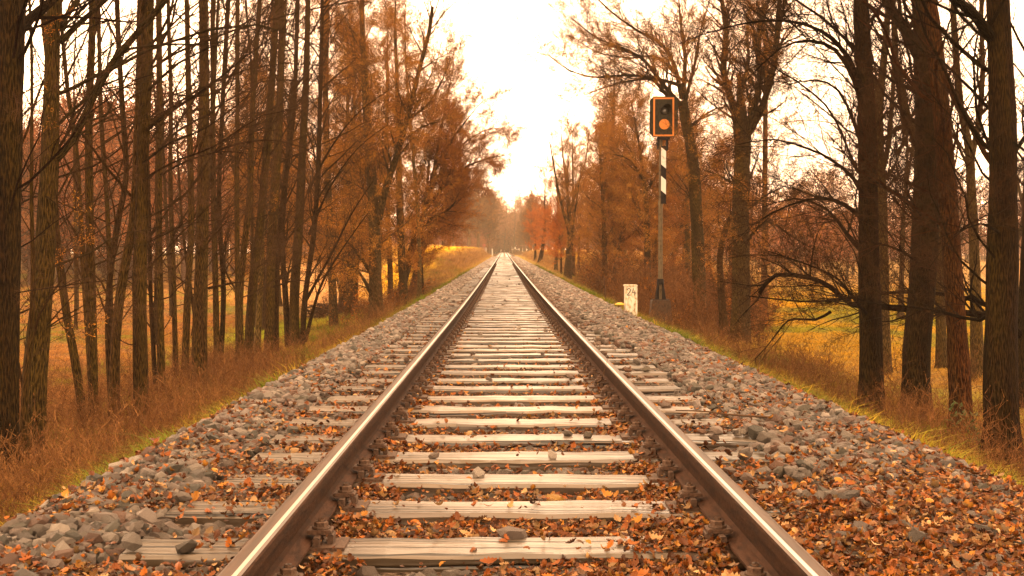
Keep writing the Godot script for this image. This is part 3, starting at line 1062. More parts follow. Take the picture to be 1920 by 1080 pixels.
func build_weeds() -> void:
	var r := RandomNumberGenerator.new()
	r.seed = 79
	var clumps := [make_weeds(1, 9, 0.75, 0.22), make_weeds(2, 9, 0.6, 0.25), make_weeds(3, 8, 0.9, 0.2)]
	var tufts := [make_blades(5, 40, 0.20, 0.14, 0.0028, 0.9), make_blades(6, 36, 0.26, 0.16, 0.003, 1.1), make_blades(7, 44, 0.15, 0.18, 0.0028, 0.8)]
	var where := [[], [], []]
	var tints := [[], [], []]
	# dry stalks: thick on the verge slopes, thinner among the trees
	for k in 26000:
		var d := 4.6 * pow(75.0 / 4.6, r.randf())
		var a := r.randf_range(2.1, 10.5)
		var left := r.randf() < 0.55
		var x := -a if left else a
		a = edge(x)
		var w := fine_noise.get_noise_2d(x * 1.3, d * 1.3)
		var keep := soft(2.75, 3.5, a + w * 0.5) * (1.0 - 0.75 * soft(5.0, 8.0, a)) * (0.55 + w * 1.1) * minf(1.0, 0.30 + d / 26.0)
		if left:
			keep *= 1.25
			if d > 29.0 and d < 50.0 and a > 4.5:
				keep *= 0.08
		elif a < 4.6:
			keep *= 0.45
		elif a > 6.2:
			keep *= 0.3 if d < 22.0 else 0.1
		if r.randf() > keep:
			continue
		var s := r.randi() % 3
		where[s].append(stand(x, d, 0.78 * (r.randf_range(0.45, 1.1) + (0.5 if r.randf() < 0.08 else 0.0)) * (0.8 + 0.7 * clampf(w + 0.2, 0.0, 0.6)) * lerpf(0.6, 1.0, soft(2.7, 4.0, a)), r.randf() * TAU, r.randf_range(-0.25, 0.25)))
		tints[s].append(Color(0.30, 0.14, 0.045).lerp(Color(0.11, 0.042, 0.014), r.randf()) * r.randf_range(0.5, 1.3) * (1.0 - 0.35 * clampf(w, 0.0, 1.0)))
	for s in 3:
		tag(many("dry_weeds", clumps[s], where[s], tints[s]), "dry brown weeds covering the slopes between ballast and trees", "", "", "stuff")
	where = [[], [], []]
	tints = [[], [], []]
	# grass fringe beside the stones and in patches on the verges
	for k in 90000:
		var d := 4.2 * pow(90.0 / 4.2, r.randf())
		var a := r.randf_range(1.9, 6.5)
		var x := -a if r.randf() < 0.5 else a
		a = edge(x)
		var w := fine_noise.get_noise_2d(x * 0.8 + 500.0, d * 0.55)
		var rim := soft(2.3, 2.65, a + w * 0.3) * (1.0 - soft(3.0, 3.9, a + w * 0.6 - (0.9 if x > 0.0 else 0.0)))
		var keep := rim * (1.0 + w * 1.9) + 0.16 * soft(3.2, 4.0, a)
		if r.randf() > keep * minf(1.0, 0.45 + d / 16.0):
			continue
		var s := r.randi() % 3
		where[s].append(stand(x, d, r.randf_range(0.6, 1.1) * (1.0 + d * 0.008), r.randf() * TAU, r.randf_range(-0.15, 0.15)))
		var green := soft(-0.2, 0.2, w + r.randf_range(-0.2, 0.2))
		tints[s].append(Color(0.36, 0.23, 0.018).lerp(Color(0.105, 0.135, 0.007), green) * r.randf_range(0.75, 1.2))
	for s in 3:
		tag(many("verge_grass", tufts[s], where[s], tints[s]), "yellow green grass fringing the ballast on both sides", "", "", "stuff")
	where = [[], [], []]
	tints = [[], [], []]
	# meadow and bank grass: shorter on the lawns, long and ochre on the banks farther off
	for k in 60000:
		var d := 10.0 * pow(240.0 / 10.0, r.randf())
		var a := 2.6 + 34.0 * pow(r.randf(), 1.6)
		var x := -a if r.randf() < 0.5 else a
		a = edge(x)
		if a < 6.0 and d < 60.0:
			continue
		var c := ground_tint(x, -d)
		var bank := d > 62.0 and a < 16.0
		var s := r.randi() % 3
		where[s].append(stand(x, d, r.randf_range(0.5, 0.9) * (1.0 + d * 0.009) * (1.5 if bank else 0.8), r.randf() * TAU))
		tints[s].append(c * r.randf_range(1.1, 1.9) * (1.45 if bank else 1.0))
	for s in 3:
		tag(many("meadow_grass", tufts[s], where[s], tints[s]), "short grass of the meadows and the long ochre grass of the banks", "", "", "stuff")
	# twiggy undergrowth round the feet of the trees
	where = [[], [], []]
	tints = [[], [], []]
	for k in 24000:
		var d := 8.0 * pow(110.0 / 8.0, r.randf())
		var a := r.randf_range(3.6, 12.0)
		var left := r.randf() < 0.5
		var x := -a if left else a
		a = edge(x)
		var w := fine_noise.get_noise_2d(x * 0.9 + 90.0, d * 0.5)
		var keep := 0.16 + w * 0.8 + (0.35 if left and d < 24.0 and a < 7.5 else 0.0)
		var tall := r.randf_range(0.35, 0.85)
		var leafy := 0.0
		if not left and d > 34.0 and d < 95.0:
			keep = (0.8 if d < 75.0 else 0.35) * (1.0 - soft(0.17, 0.2, (a - 1.0) / d)) * soft(4.2, 4.9, a)
			tall = r.randf_range(0.7, 2.1 + 0.02 * (d - 34.0))
			leafy = 0.06
		elif left and d > 37.0 and d < 62.0:
			keep = 0.4 * (1.0 - soft(5.6, 6.6, a))
			tall = r.randf_range(0.6, 1.6)
			leafy = 0.08
		elif d > 50.0:
			keep = 0.02
		elif d > 24.0:
			keep *= 0.3
		if not left and absf(x - 4.5) < 0.9 and absf(d - 34.6) < 1.2:
			keep = 1.0
			tall = r.randf_range(0.5, 0.95)
		if r.randf() > keep:
			continue
		var s := 2 if r.randf() < leafy else r.randi() % 2
		where[s].append(stand(x, d, tall, r.randf() * TAU, r.randf_range(-0.6, 0.6)))
		tints[s].append(Color(1.0, 0.8, 0.6) * (r.randf_range(0.5, 0.9) if s == 2 else r.randf_range(0.8, 2.6)))
	for s in 3:
		tag(many("undergrowth", sprays[s], where[s], tints[s]), "brown leafless undergrowth at the feet of the trees", "", "", "stuff")


# ---------------------------------------------------------------- things beside the line

func smooth_tube(g: Geo, a: Vector3, b: Vector3, r0: float, r1: float, sides: int, col: Color) -> void:
	g.tube(PackedVector3Array([a, b]), PackedFloat32Array([r0, r1]), sides, col)

func build_signal() -> void:
	var black := Color(0.022, 0.019, 0.016)
	var at := Vector3(4.42, 0.0, -35.0)
	var t := thing("distant_signal", "dark distant signal with orange bordered plate on a striped mast", "railway signal", at)
	var p: Material = materials["signal_paint"]
	var base := Geo.new()
	base.prism(PackedVector2Array([Vector2(-0.33, -0.95), Vector2(-0.26, -0.17), Vector2(-0.24, -0.15), Vector2(0.24, -0.15), Vector2(0.26, -0.17), Vector2(0.33, -0.95)]), -0.3, 0.3, Color(0.055, 0.028, 0.012))
	obj("foundation", base.mesh(materials["concrete"]), t)
	var foot := Geo.new()
	foot.box(Vector3(-0.24, -0.148, -0.2), Vector3(0.24, -0.12, 0.2), Color(0.05, 0.035, 0.025), 0.004)
	for k in 4:                                     # four tapering stiffener plates round the mast
		var a := PI * 0.25 + k * PI * 0.5
		var d := Vector3(cos(a), 0, sin(a))
		var s := d.cross(Vector3.UP) * 0.011
		var q := [d * 0.05 + Vector3.UP * -0.119, d * 0.05 + Vector3.UP * 0.45, d * 0.085 + Vector3.UP * 0.45, d * 0.20 + Vector3.UP * -0.119]
		for e in [1.0, -1.0]:
			if e > 0:
				foot.quad(q[0] + s, q[3] + s, q[2] + s, q[1] + s, black)
			else:
				foot.quad(q[0] - s, q[1] - s, q[2] - s, q[3] - s, black)
		foot.quad(q[3] + s, q[3] - s, q[2] - s, q[2] + s, black)
	smooth_tube(foot, Vector3(0, 0.30, 0), Vector3(0, 0.46, 0), 0.105, 0.095, 14, black)
	smooth_tube(foot, Vector3(0, -0.12, 0), Vector3(0, 0.31, 0), 0.07, 0.07, 12, Color(0.12, 0.085, 0.05))
	obj("mast_foot", foot.mesh(p), t)
	var mast := Geo.new()
	smooth_tube(mast, Vector3(0, 0.45, 0), Vector3(0.0, 2.62, 0), 0.066, 0.062, 16, Color(0.13, 0.10, 0.06))
	smooth_tube(mast, Vector3(0.0, 2.6, 0), Vector3(0.0, 4.46, 0), 0.052, 0.050, 16, Color(0.12, 0.09, 0.055))
	smooth_tube(mast, Vector3(0.0, 2.56, 0), Vector3(0.0, 2.68, 0), 0.072, 0.072, 16, Color(0.15, 0.115, 0.07))
	smooth_tube(mast, Vector3(0.0, 1.28, 0), Vector3(0.0, 1.31, 0), 0.071, 0.071, 16, Color(0.10, 0.08, 0.05))
	obj("mast", mast.mesh(p), t)
	# the mast plate: a channel of sheet with slanting white and black bands
	var board := Geo.new()
	board.box(Vector3(0.0, 2.60, 0.060), Vector3(0.148, 4.24, 0.075), black, 0.002)
	board.box(Vector3(0.0, 2.60, 0.0), Vector3(0.012, 4.24, 0.0595), black)
	board.box(Vector3(0.136, 2.60, 0.0), Vector3(0.148, 4.24, 0.0595), black)
	obj("mast_plate", board.mesh(p), t)
	for w in [[2.92, 3.33], [3.66, 4.15]]:
		var g := Geo.new()
		g.prism(PackedVector2Array([Vector2(0.004, w[0] + 0.06), Vector2(0.004, w[1] + 0.06), Vector2(0.144, w[1] - 0.06), Vector2(0.144, w[0] - 0.06)]), 0.0755, 0.079, Color(0.62, 0.60, 0.56))
		obj("white_band", g.mesh(materials["plain"]), t)
	# bracket and cable boxes under the head
	var br := Geo.new()
	br.box(Vector3(-0.10, 4.16, -0.10), Vector3(-0.045, 4.44, 0.05), black, 0.004)
	br.box(Vector3(0.155, 4.12, -0.10), Vector3(0.21, 4.44, 0.05), black, 0.004)
	br.box(Vector3(-0.12, 4.26, -0.12), Vector3(-0.101, 4.32, 0.07), black)
	br.box(Vector3(-0.10, 4.42, -0.14), Vector3(0.25, 4.495, 0.10), black, 0.006)
	obj("bracket", br.mesh(p), t)
	# the head: a deep plate with cut corners
	var cx := 0.085
	var lo := 4.50
	var hi := 5.655
	var c := 0.11
	var hw := 0.40
	var head := Geo.new()
	var outline := PackedVector2Array([Vector2(cx - hw + c, lo), Vector2(cx - hw, lo + c), Vector2(cx - hw, hi - c), Vector2(cx - hw + c, hi), Vector2(cx + hw - c, hi), Vector2(cx + hw, hi - c), Vector2(cx + hw, lo + c), Vector2(cx + hw - c, lo)])
	head.prism(outline, -0.03, 0.03, Color(0.034, 0.028, 0.022))
	head.box(Vector3(cx - 0.27, lo + 0.05, -0.34), Vector3(cx + 0.27, hi - 0.05, -0.0305), black, 0.02)
	obj("signal_head", head.mesh(p), t)
	var frame := Geo.new()
	var fl := cx - 0.30
	var fr := cx + 0.29
	var ft := hi - 0.035
	var fb := lo + 0.02
	var fw := 0.046
	frame.box(Vector3(fl, fb, 0.0305), Vector3(fl + fw, ft, 0.036), Color.WHITE)
	frame.box(Vector3(fr - fw, fb, 0.0305), Vector3(fr, ft, 0.036), Color.WHITE)
	frame.box(Vector3(fl + fw, ft - fw, 0.0305), Vector3(fr - fw, ft, 0.036), Color.WHITE)
	frame.box(Vector3(fl + fw, fb, 0.0305), Vector3(fr - fw, fb + fw, 0.036), Color.WHITE)
	obj("orange_border", frame.mesh(materials["orange_foil"]), t)
	var disc := Geo.new()
	var round_ := PackedVector2Array()
	for k in 32:
		round_.append(Vector2(cx + 0.012 - cos(TAU * k / 32) * 0.146, lo + 0.36 + sin(TAU * k / 32) * 0.146))
	disc.prism(round_, 0.0305, 0.037, Color.WHITE)
	obj("orange_disc", disc.mesh(materials["orange_foil"]), t)
	# lamp opening with its hood, a slanted half pipe open below
	var lamp := Vector3(cx + 0.015, lo + 0.74, 0.031)
	var ring := Geo.new()
	var rim := PackedVector3Array()
	for k in 2:
		rim.append(lamp + Vector3(0, 0, 0.05 * k))
	ring.tube(rim, PackedFloat32Array([0.115, 0.105]), 20, black)
	var hood := Geo.new()
	var prof := 16
	for layer in [0.0, 0.006]:
		for k in prof:
			var a0 := lerpf(-0.55, PI + 0.20, float(k) / prof)
			var a1 := lerpf(-0.55, PI + 0.20, float(k + 1) / prof)
			var r0: float = 0.125 + layer
			var far0 := 0.36 * (0.45 + 0.55 * sin(clampf(a0, 0.0, PI)))
			var far1 := 0.36 * (0.45 + 0.55 * sin(clampf(a1, 0.0, PI)))
			var n0 := lamp + Vector3(cos(a0), sin(a0), 0) * r0
			var n1 := lamp + Vector3(cos(a1), sin(a1), 0) * r0
			var f0 := n0 + Vector3(0.05, 0.03, far0)
			var f1 := n1 + Vector3(0.05, 0.03, far1)
			if layer > 0.0:
				hood.quad(n0, f0, f1, n1, black)
			else:
				hood.quad(n0, n1, f1, f0, black)
	obj("lamp_rim", ring.mesh(p), t)
	obj("lamp_hood", hood.mesh(p), t)
	var glass := Geo.new()
	glass.lathe(PackedVector2Array([Vector2(0.0, 0.03), Vector2(0.04, 0.027), Vector2(0.075, 0.015), Vector2(0.098, 0.0)]), 20, Color.WHITE)
	var lens_ := obj("lamp_lens", glass.mesh(materials["signal_lens"]), t)
	lens_.position = lamp + Vector3(0, 0, 0.012)
	lens_.rotation.x = PI / 2
	t.rotation.y = -0.02

func stroke(g: Geo, pts: Array, wide: float, z: float, col: Color) -> void:   # a painted line of constant width, a thin raised coat
	for k in pts.size() - 1:
		var a: Vector2 = pts[k]
		var b: Vector2 = pts[k + 1]
		var d := (b - a).normalized()
		var s := Vector2(-d.y, d.x) * wide * 0.5
		a -= d * wide * 0.3
		b += d * wide * 0.3
		g.prism(PackedVector2Array([a - s, a + s, b + s, b - s]), z, z + 0.0015 + 0.0002 * k, col)

func build_kilometre_stone() -> void:
	var t := thing("hectometre_stone", "pale square distance stone painted 24 at the ballast edge", "distance marker", Vector3(2.64, 0.0, -26.0))
	var body := Geo.new()
	var pale := Color(0.66, 0.60, 0.50)
	var lo := -0.62
	var hi := 0.435
	for q in [[lo, 0.130, hi, 0.124]]:
		var a := [Vector3(-q[1], q[0], q[1]), Vector3(q[1], q[0], q[1]), Vector3(q[1], q[0], -q[1]), Vector3(-q[1], q[0], -q[1])]
		var b := [Vector3(-q[3], q[2], q[3]), Vector3(q[3], q[2], q[3]), Vector3(q[3], q[2], -q[3]), Vector3(-q[3], q[2], -q[3])]
		for k in 4:
			body.quad(a[k], b[k], b[(k + 1) % 4], a[(k + 1) % 4], pale)
		body.quad(b[0], b[3], b[2], b[1], pale)
	obj("post", body.mesh(materials["concrete"]), t)
	var cap := Geo.new()
	cap.prism(PackedVector2Array([Vector2(-0.142, 0.437), Vector2(-0.142, 0.456), Vector2(-0.12, 0.470), Vector2(0.112, 0.470), Vector2(0.126, 0.456), Vector2(0.126, 0.437)]), -0.14, 0.138, Color(0.70, 0.62, 0.50))
	obj("cap", cap.mesh(materials["concrete"]), t)
	var two := Geo.new()
	var arc := []
	for k in 9:
		var a := lerpf(PI * 0.95, -PI * 0.22, k / 8.0)
		arc.append(Vector2(-0.055 + cos(a) * 0.034, 0.352 + sin(a) * 0.036))
	arc.append(Vector2(-0.092, 0.247))
	arc.append(Vector2(-0.014, 0.250))
	stroke(two, arc, 0.016, 0.0, Color.WHITE)
	var four := Geo.new()
	stroke(four, [Vector2(0.040, 0.388), Vector2(0.022, 0.300), Vector2(0.104, 0.292)], 0.016, 0.0, Color.WHITE)
	stroke(four, [Vector2(0.074, 0.338), Vector2(0.072, 0.252)], 0.016, 0.0025, Color.WHITE)
	for g in [two, four]:
		var o := obj("digit", g.mesh(materials["black_print"]), t)
		o.position.z = 0.1268
	t.rotation.y = 0.03
	# yellow cap lying beside it
	var c := Geo.new()
	c.lathe(PackedVector2Array([Vector2(0.10, 0.0), Vector2(0.105, 0.012), Vector2(0.085, 0.035), Vector2(0.03, 0.055), Vector2(0.0, 0.058)]), 18, Color(0.50, 0.32, 0.03))
	var y := obj("marker_cap", c.mesh(materials["plain"]))
	y.position = Vector3(2.40, ground(2.40, -25.9) + 0.20, -25.9)
	tag(y, "flat yellow cap on the stub left of the white distance stone", "marker cap")
	var stub := Geo.new()
	smooth_tube(stub, Vector3(0, -0.45, 0), Vector3(0, -0.001, 0), 0.04, 0.04, 10, Color(0.22, 0.13, 0.06))
	obj("stub", stub.mesh(materials["plain"]), y)

func build_small_things() -> void:
	var g := Geo.new()
	# the one ochre stone between the sleepers
	var o := obj("ochre_stone", make_stone(901))
	var m: StandardMaterial3D = materials["stone"].duplicate()
	m.albedo_color = Color(0.62, 0.33, 0.06).linear_to_srgb()
	o.material_override = m
	o.transform = Transform3D(Basis.from_euler(Vector3(0.1, 0.4, 0.05)).scaled_local(Vector3(0.062, 0.05, 0.055)), Vector3(0.155, -0.025, -5.02))
	tag(o, "rounded ochre stone lying alone between two sleepers", "stone")
	# a leaning dark stick at the right verge
	smooth_tube(g, Vector3(0, -0.3, 0), Vector3(-0.08, 1.05, 0.02), 0.022, 0.016, 7, Color(0.06, 0.035, 0.02))
	var st := obj("post_stake", g.mesh(materials["twigs"]))
	st.position = Vector3(3.30, ground(3.30, -40.0), -40.0)
	tag(st, "thin dark stake leaning in the verge left of the white stone", "stake")
	# brush heap on the lawn
	var r := RandomNumberGenerator.new()
	r.seed = 33
	var heap := thing("brush_heap", "dark heap of cut brushwood lying on the left lawn", "brush heap", Vector3(-7.0, ground(-7.0, -50.0), -50.0))
	var hg := Geo.new()
	for k in 260:
		var a := r.randf() * TAU
		var q := Vector3(cos(a) * 0.9 * sqrt(r.randf()), r.randf() * 0.55, sin(a) * 0.6 * sqrt(r.randf()))
		var d := Vector3(r.randf_range(-1, 1), r.randf_range(-0.25, 0.35), r.randf_range(-1, 1)).normalized()
		smooth_tube(hg, q - d * 0.4, q + d * r.randf_range(0.3, 0.7), 0.018, 0.006, 4, Color(0.05, 0.03, 0.02) * r.randf_range(0.7, 1.6))
	obj("branches", hg.mesh(materials["twigs"]), heap)
	# evergreen bush at the foot of the reddish alder
	var bush := thing("evergreen_bush", "small dark green leafy bush at the foot of the reddish alder", "bush", Vector3(5.35, ground(5.35, -13.6), -13.6))
	var stems := Geo.new()
	var leaves := Geo.new()
	for k in 16:
		var a := r.randf() * TAU
		var d := Vector3(cos(a) * 0.6, 1.0, sin(a) * 0.6).normalized()
		var p := Vector3(cos(a), 0, sin(a)) * 0.12 * r.randf()
		var long := r.randf_range(0.35, 0.75)
		strip(stems, p, p + d * long, 0.007, Vector3(0.2, 0.1, 1), Color(0.06, 0.045, 0.025))
		for w in 12:
			var q := p + d * long * r.randf_range(0.25, 1.0)
			var e := (d * 0.4 + Vector3(r.randf_range(-1, 1), r.randf_range(-0.3, 0.5), r.randf_range(-1, 1))).normalized()
			leaflet(leaves, q, e, e.cross(Vector3(0.2, 1, 0.3)).normalized(), r.randf_range(0.07, 0.12), 0.05, Color(0.045, 0.06, 0.018) * r.randf_range(0.7, 1.4))
	obj("stem", stems.mesh(materials["twigs"]), bush)
	obj("foliage", leaves.mesh(materials["leaves"]), bush)
	# fallen sticks on stones and verge
	var sticks := [[Vector3(-2.2, 0, -5.9), 0.5, "crooked dark stick lying on the ballast near the left corner"], [Vector3(1.55, 0, -7.1), 2.6, "dark stick lying across the stones right of the line"], [Vector3(2.25, 0, -10.2), 2.2, "thin forked stick at the right edge of the stones"], [Vector3(0.62, 0.06, -8.9), 1.2, "thin twig lying beside the right rail"]]
	for s in sticks:
		var sg := Geo.new()
		var pts := PackedVector3Array()
		var rad := PackedFloat32Array()
		var d := Vector3(cos(s[1]), 0.02, -sin(s[1]))
		var q := Vector3.ZERO
		for k in 7:
			pts.append(q)
			rad.append(0.008 * (1.0 - k * 0.1))
			d = (d + Vector3(r.randf_range(-1, 1), r.randf_range(-0.3, 0.3) - q.y * 3.0, r.randf_range(-1, 1)) * 0.22).normalized()
			q += d * 0.11
		sg.tube(pts, rad, 5, Color(0.07, 0.04, 0.025))
		strip(sg, pts[3], pts[3] + (d + Vector3(0.5, 0.5, 0.4)).normalized() * 0.25, 0.005, Vector3(0, 1, 0.2), Color(0.07, 0.04, 0.025))
		var so := obj("fallen_stick", sg.mesh(materials["twigs"]))
		so.position = Vector3(s[0].x, ground(s[0].x, s[0].z) + 0.075 + s[0].y, s[0].z)
		tag(so, s[2], "stick", "sticks fallen beside the line")
	# pale dead stalks that lean out of the weeds in the left corner
	var stalks := [[Vector3(-4.05, 0, -7.6), Vector3(0.30, -0.42, 0.5), 1.0, "pale bent stalk leaning lowest out of the weeds at left"], [Vector3(-3.95, 0, -7.9), Vector3(-0.16, 1.0, 0.2), 0.75, "pale straight stalk crossing the bent one in the left weeds"], [Vector3(-4.35, 0, -8.2), Vector3(0.1, 1.0, 0.1), 0.6, "short pale stalk farther left in the weeds"]]
	for s in stalks:
		var sg := Geo.new()
		var v: Vector3 = s[1].normalized() * s[2]
		var q := Vector3(0, 0.55 if v.y < 0.0 else 0.05, 0)
		sg.tube(PackedVector3Array([q, q + v * 0.5 + Vector3(0.01, 0.02, 0), q + v]), PackedFloat32Array([0.008, 0.007, 0.005]), 5, Color(0.44, 0.26, 0.12))
		var so := obj("dead_stalk", sg.mesh(materials["twigs"]))
		so.position = Vector3(s[0].x, ground(s[0].x, s[0].z), s[0].z)
		tag(so, s[3], "dead stalk", "pale stalks in the left weeds")

func build_far_things() -> void:
	# speed or whistle board on its post left of the line
	var white := Color(0.55, 0.50, 0.42)
	var x := -3.7
	var d := 230.0
	var t := thing("post_sign", "small round dark sign on a thin post at the yellow bank", "sign", Vector3(x, ground(x, -d), -d))
	var g := Geo.new()
	smooth_tube(g, Vector3(0, -0.3, 0), Vector3(0, 2.0, 0), 0.05, 0.05, 8, Color(0.16, 0.06, 0.03))
	obj("post", g.mesh(materials["plain"]), t)
	g = Geo.new()
	var ring := PackedVector2Array()
	for k in 16:
		ring.append(Vector2(-cos(TAU * k / 16) * 0.24, 1.75 + sin(TAU * k / 16) * 0.24))
	g.prism(ring, 0.052, 0.075, Color(0.20, 0.05, 0.03))
	obj("plate", g.mesh(materials["plain"]), t)
	# next distance stone
	x = 3.45
	d = 232.0
	g = Geo.new()
	g.box(Vector3(-0.13, -0.4, -0.13), Vector3(0.13, 0.62, 0.13), white, 0.02)
	var o := obj("far_marker", g.mesh(materials["concrete"]))
	o.position = Vector3(x, ground(x, -d), -d)
	tag(o, "small white marker post far down the line on the right", "distance marker")
	# level crossing: cabinet and post on the left, barrier frame and lamp on the right
	d = 300.0
	for w in [[-2.85, 1.6, 0.15, "white crossing post nearest the line on the left"], [-3.85, 1.7, 0.11, "thinner white crossing post beside the cabinet on the left"]]:
		g = Geo.new()
		g.box(Vector3(-w[2], -0.5, -w[2]), Vector3(w[2], w[1], w[2]), white, 0.03)
		o = obj("crossing_post", g.mesh(materials["plain"]))
		o.position = Vector3(w[0], maxf(ground(w[0], -d), rise(d) - 0.3), -d)
		tag(o, w[3], "post", "crossing posts")
	t = thing("crossing_cabinet", "grey equipment cabinet with a flat roof by the far crossing", "cabinet", Vector3(-4.6, rise(d) - 0.2, -d - 1.0))
	g = Geo.new()
	g.box(Vector3(-0.45, -0.4, -0.4), Vector3(0.45, 1.7, 0.4), Color(0.42, 0.36, 0.28), 0.03)
	obj("housing", g.mesh(materials["plain"]), t)
	g = Geo.new()
	g.box(Vector3(-0.62, 1.702, -0.5), Vector3(0.55, 1.80, 0.5), Color(0.5, 0.44, 0.36), 0.02)
	obj("roof", g.mesh(materials["plain"]), t)
	t = thing("barrier_frame", "brown gate frame beside the line at the far crossing", "gate frame", Vector3(4.6, rise(d) - 0.3, -d))
	g = Geo.new()
	g.box(Vector3(0.62, -0.4, -0.08), Vector3(0.80, 2.45, 0.08), Color(0.20, 0.10, 0.05))
	obj("post", g.mesh(materials["plain"]), t)
	g = Geo.new()
	g.box(Vector3(-1.1, 2.30, -0.06), Vector3(0.615, 2.46, 0.06), Color(0.24, 0.12, 0.06))
	obj("arm", g.mesh(materials["plain"]), t)
	g = Geo.new()
	g.box(Vector3(-0.1, 0.9, -0.05), Vector3(0.05, 1.7, 0.05), Color(0.5, 0.4, 0.3))
	obj("plate", g.mesh(materials["plain"]), t)
	t = thing("crossing_lamp", "pale square board on a pole right of the far crossing", "sign", Vector3(2.75, rise(d) - 0.3, -d))
	g = Geo.new()
	g.box(Vector3(-0.05, -0.3, -0.05), Vector3(0.05, 1.5, 0.05), Color(0.2, 0.12, 0.07))
	obj("post", g.mesh(materials["plain"]), t)
	g = Geo.new()
	g.box(Vector3(-0.19, 1.5, -0.05), Vector3(0.19, 2.02, 0.05), white, 0.02)
	obj("plate", g.mesh(materials["plain"]), t)

func far_tree_mesh(seed_: int, tall: float) -> ArrayMesh:   # a whole tree in few faces for the woods beyond the fields
	var r := RandomNumberGenerator.new()
	r.seed = seed_
	var g := Geo.new()
	var leaf := Geo.new()
	var bark := Color(0.10, 0.065, 0.04)
	var top := Vector3(r.randf_range(-0.6, 0.6), tall * 0.9, r.randf_range(-0.6, 0.6))
	smooth_tube(g, Vector3.ZERO, top, tall * 0.013, 0.02, 6, bark)
	for k in 46:
		var s := lerpf(0.16, 0.98, (k + r.randf()) / 46.0)
		var p := top * s
		var a := r.randf() * TAU
		var up := r.randf_range(0.25, 0.9)
		var d := Vector3(cos(a), up, sin(a)).normalized()
		var long := tall * r.randf_range(0.18, 0.34) * (1.1 - 0.75 * s * s)
		var e := p + d * long
		strip(g, p, e, 0.05 * (1.2 - s), Vector3(0.2, 0.4, 1), bark)
		for w in 7:
			var q := p.lerp(e, r.randf_range(0.25, 1.0))
			var d2 := (d + Vector3(r.randf_range(-1, 1), r.randf_range(-0.5, 0.9), r.randf_range(-1, 1)) * 0.9).normalized()
			var f := q + d2 * r.randf_range(0.7, 1.7)
			strip(g, q, f, 0.022, Vector3(1, 0.2, 0.3), bark)
			for u in 7:
				var h := q.lerp(f, r.randf_range(0.2, 1.1)) + Vector3(r.randf_range(-1, 1), r.randf_range(-1, 1), r.randf_range(-1, 1)) * 0.3
				var d3 := Vector3(r.randf_range(-1, 1), r.randf_range(-1, 1), r.randf_range(-1, 1)).normalized()
				leaflet(leaf, h, d3, d3.cross(Vector3(0.3, 0.6, 0.4)).normalized(), r.randf_range(0.25, 0.5), 0.10, Color(0.30, 0.115, 0.045) * r.randf_range(0.6, 1.2))
	var out := g.mesh(materials["twigs"])
	leaf.add_to(out, materials["leaves"])
	return out

func build_far_woods() -> void:
	var r := RandomNumberGenerator.new()
	r.seed = 91
	for s in 3:
		var where := []
		var tints := []
		for k in 330:
			var x: float
			var d: float
			var size := r.randf_range(0.75, 1.2)
			if k < 62:                               # wood on the left, in front of the rising field
				d = r.randf_range(85.0, 200.0)
				x = -d * r.randf_range(0.165, 0.50)
				if d < 105.0:
					x = -d * r.randf_range(0.24, 0.55)
			elif k < 78:                             # beyond the left field
				d = r.randf_range(290.0, 420.0)
				x = -d * r.randf_range(0.02, 0.17)
			elif k < 118:                            # on the right beyond the meadow
				d = r.randf_range(240.0, 400.0)
				x = d * r.randf_range(0.06, 0.46)
				size *= 1.3
			elif k < 130:
				d = r.randf_range(95.0, 200.0)
				x = d * r.randf_range(0.11, 0.30)
				size *= 0.5
			elif k < 150:                            # closing the far end of the line
				d = r.randf_range(455.0, 560.0)
				x = r.randf_range(-45.0, 45.0)
			elif k < 176:
				d = r.randf_range(456.0, 500.0)
				x = r.randf_range(-16.0, 16.0)
				size *= 1.35
			elif k < 235:                            # low growth that closes the foot of the far woods
				d = r.randf_range(270.0, 400.0)
				x = -d * r.randf_range(0.018, 0.19)
				size = r.randf_range(0.3, 0.5)
			elif k < 300:
				d = r.randf_range(230.0, 330.0)
				x = d * r.randf_range(0.03, 0.44)
				size = r.randf_range(0.3, 0.5)
			else:
				d = r.randf_range(458.0, 470.0)
				x = r.randf_range(-14.0, 14.0)
				size = r.randf_range(0.25, 0.5)
			var wide := size * (1.0 if size > 0.55 else 1.7)
			where.append(Transform3D(Basis(Vector3.UP, r.randf() * TAU).scaled(Vector3(wide, size, wide)), Vector3(x, ground(x, -d) - 0.2, -d)))
			var b := r.randf_range(0.8, 1.3)
			tints.append(Color(b, b * r.randf_range(0.85, 1.1), b))
		tag(many("distant_wood", far_tree_mesh(1000 + s, 13.0 + s * 1.5), where, tints), "russet brown woods beyond the fields on both sides", "", "", "stuff")


# ---------------------------------------------------------------- building it all

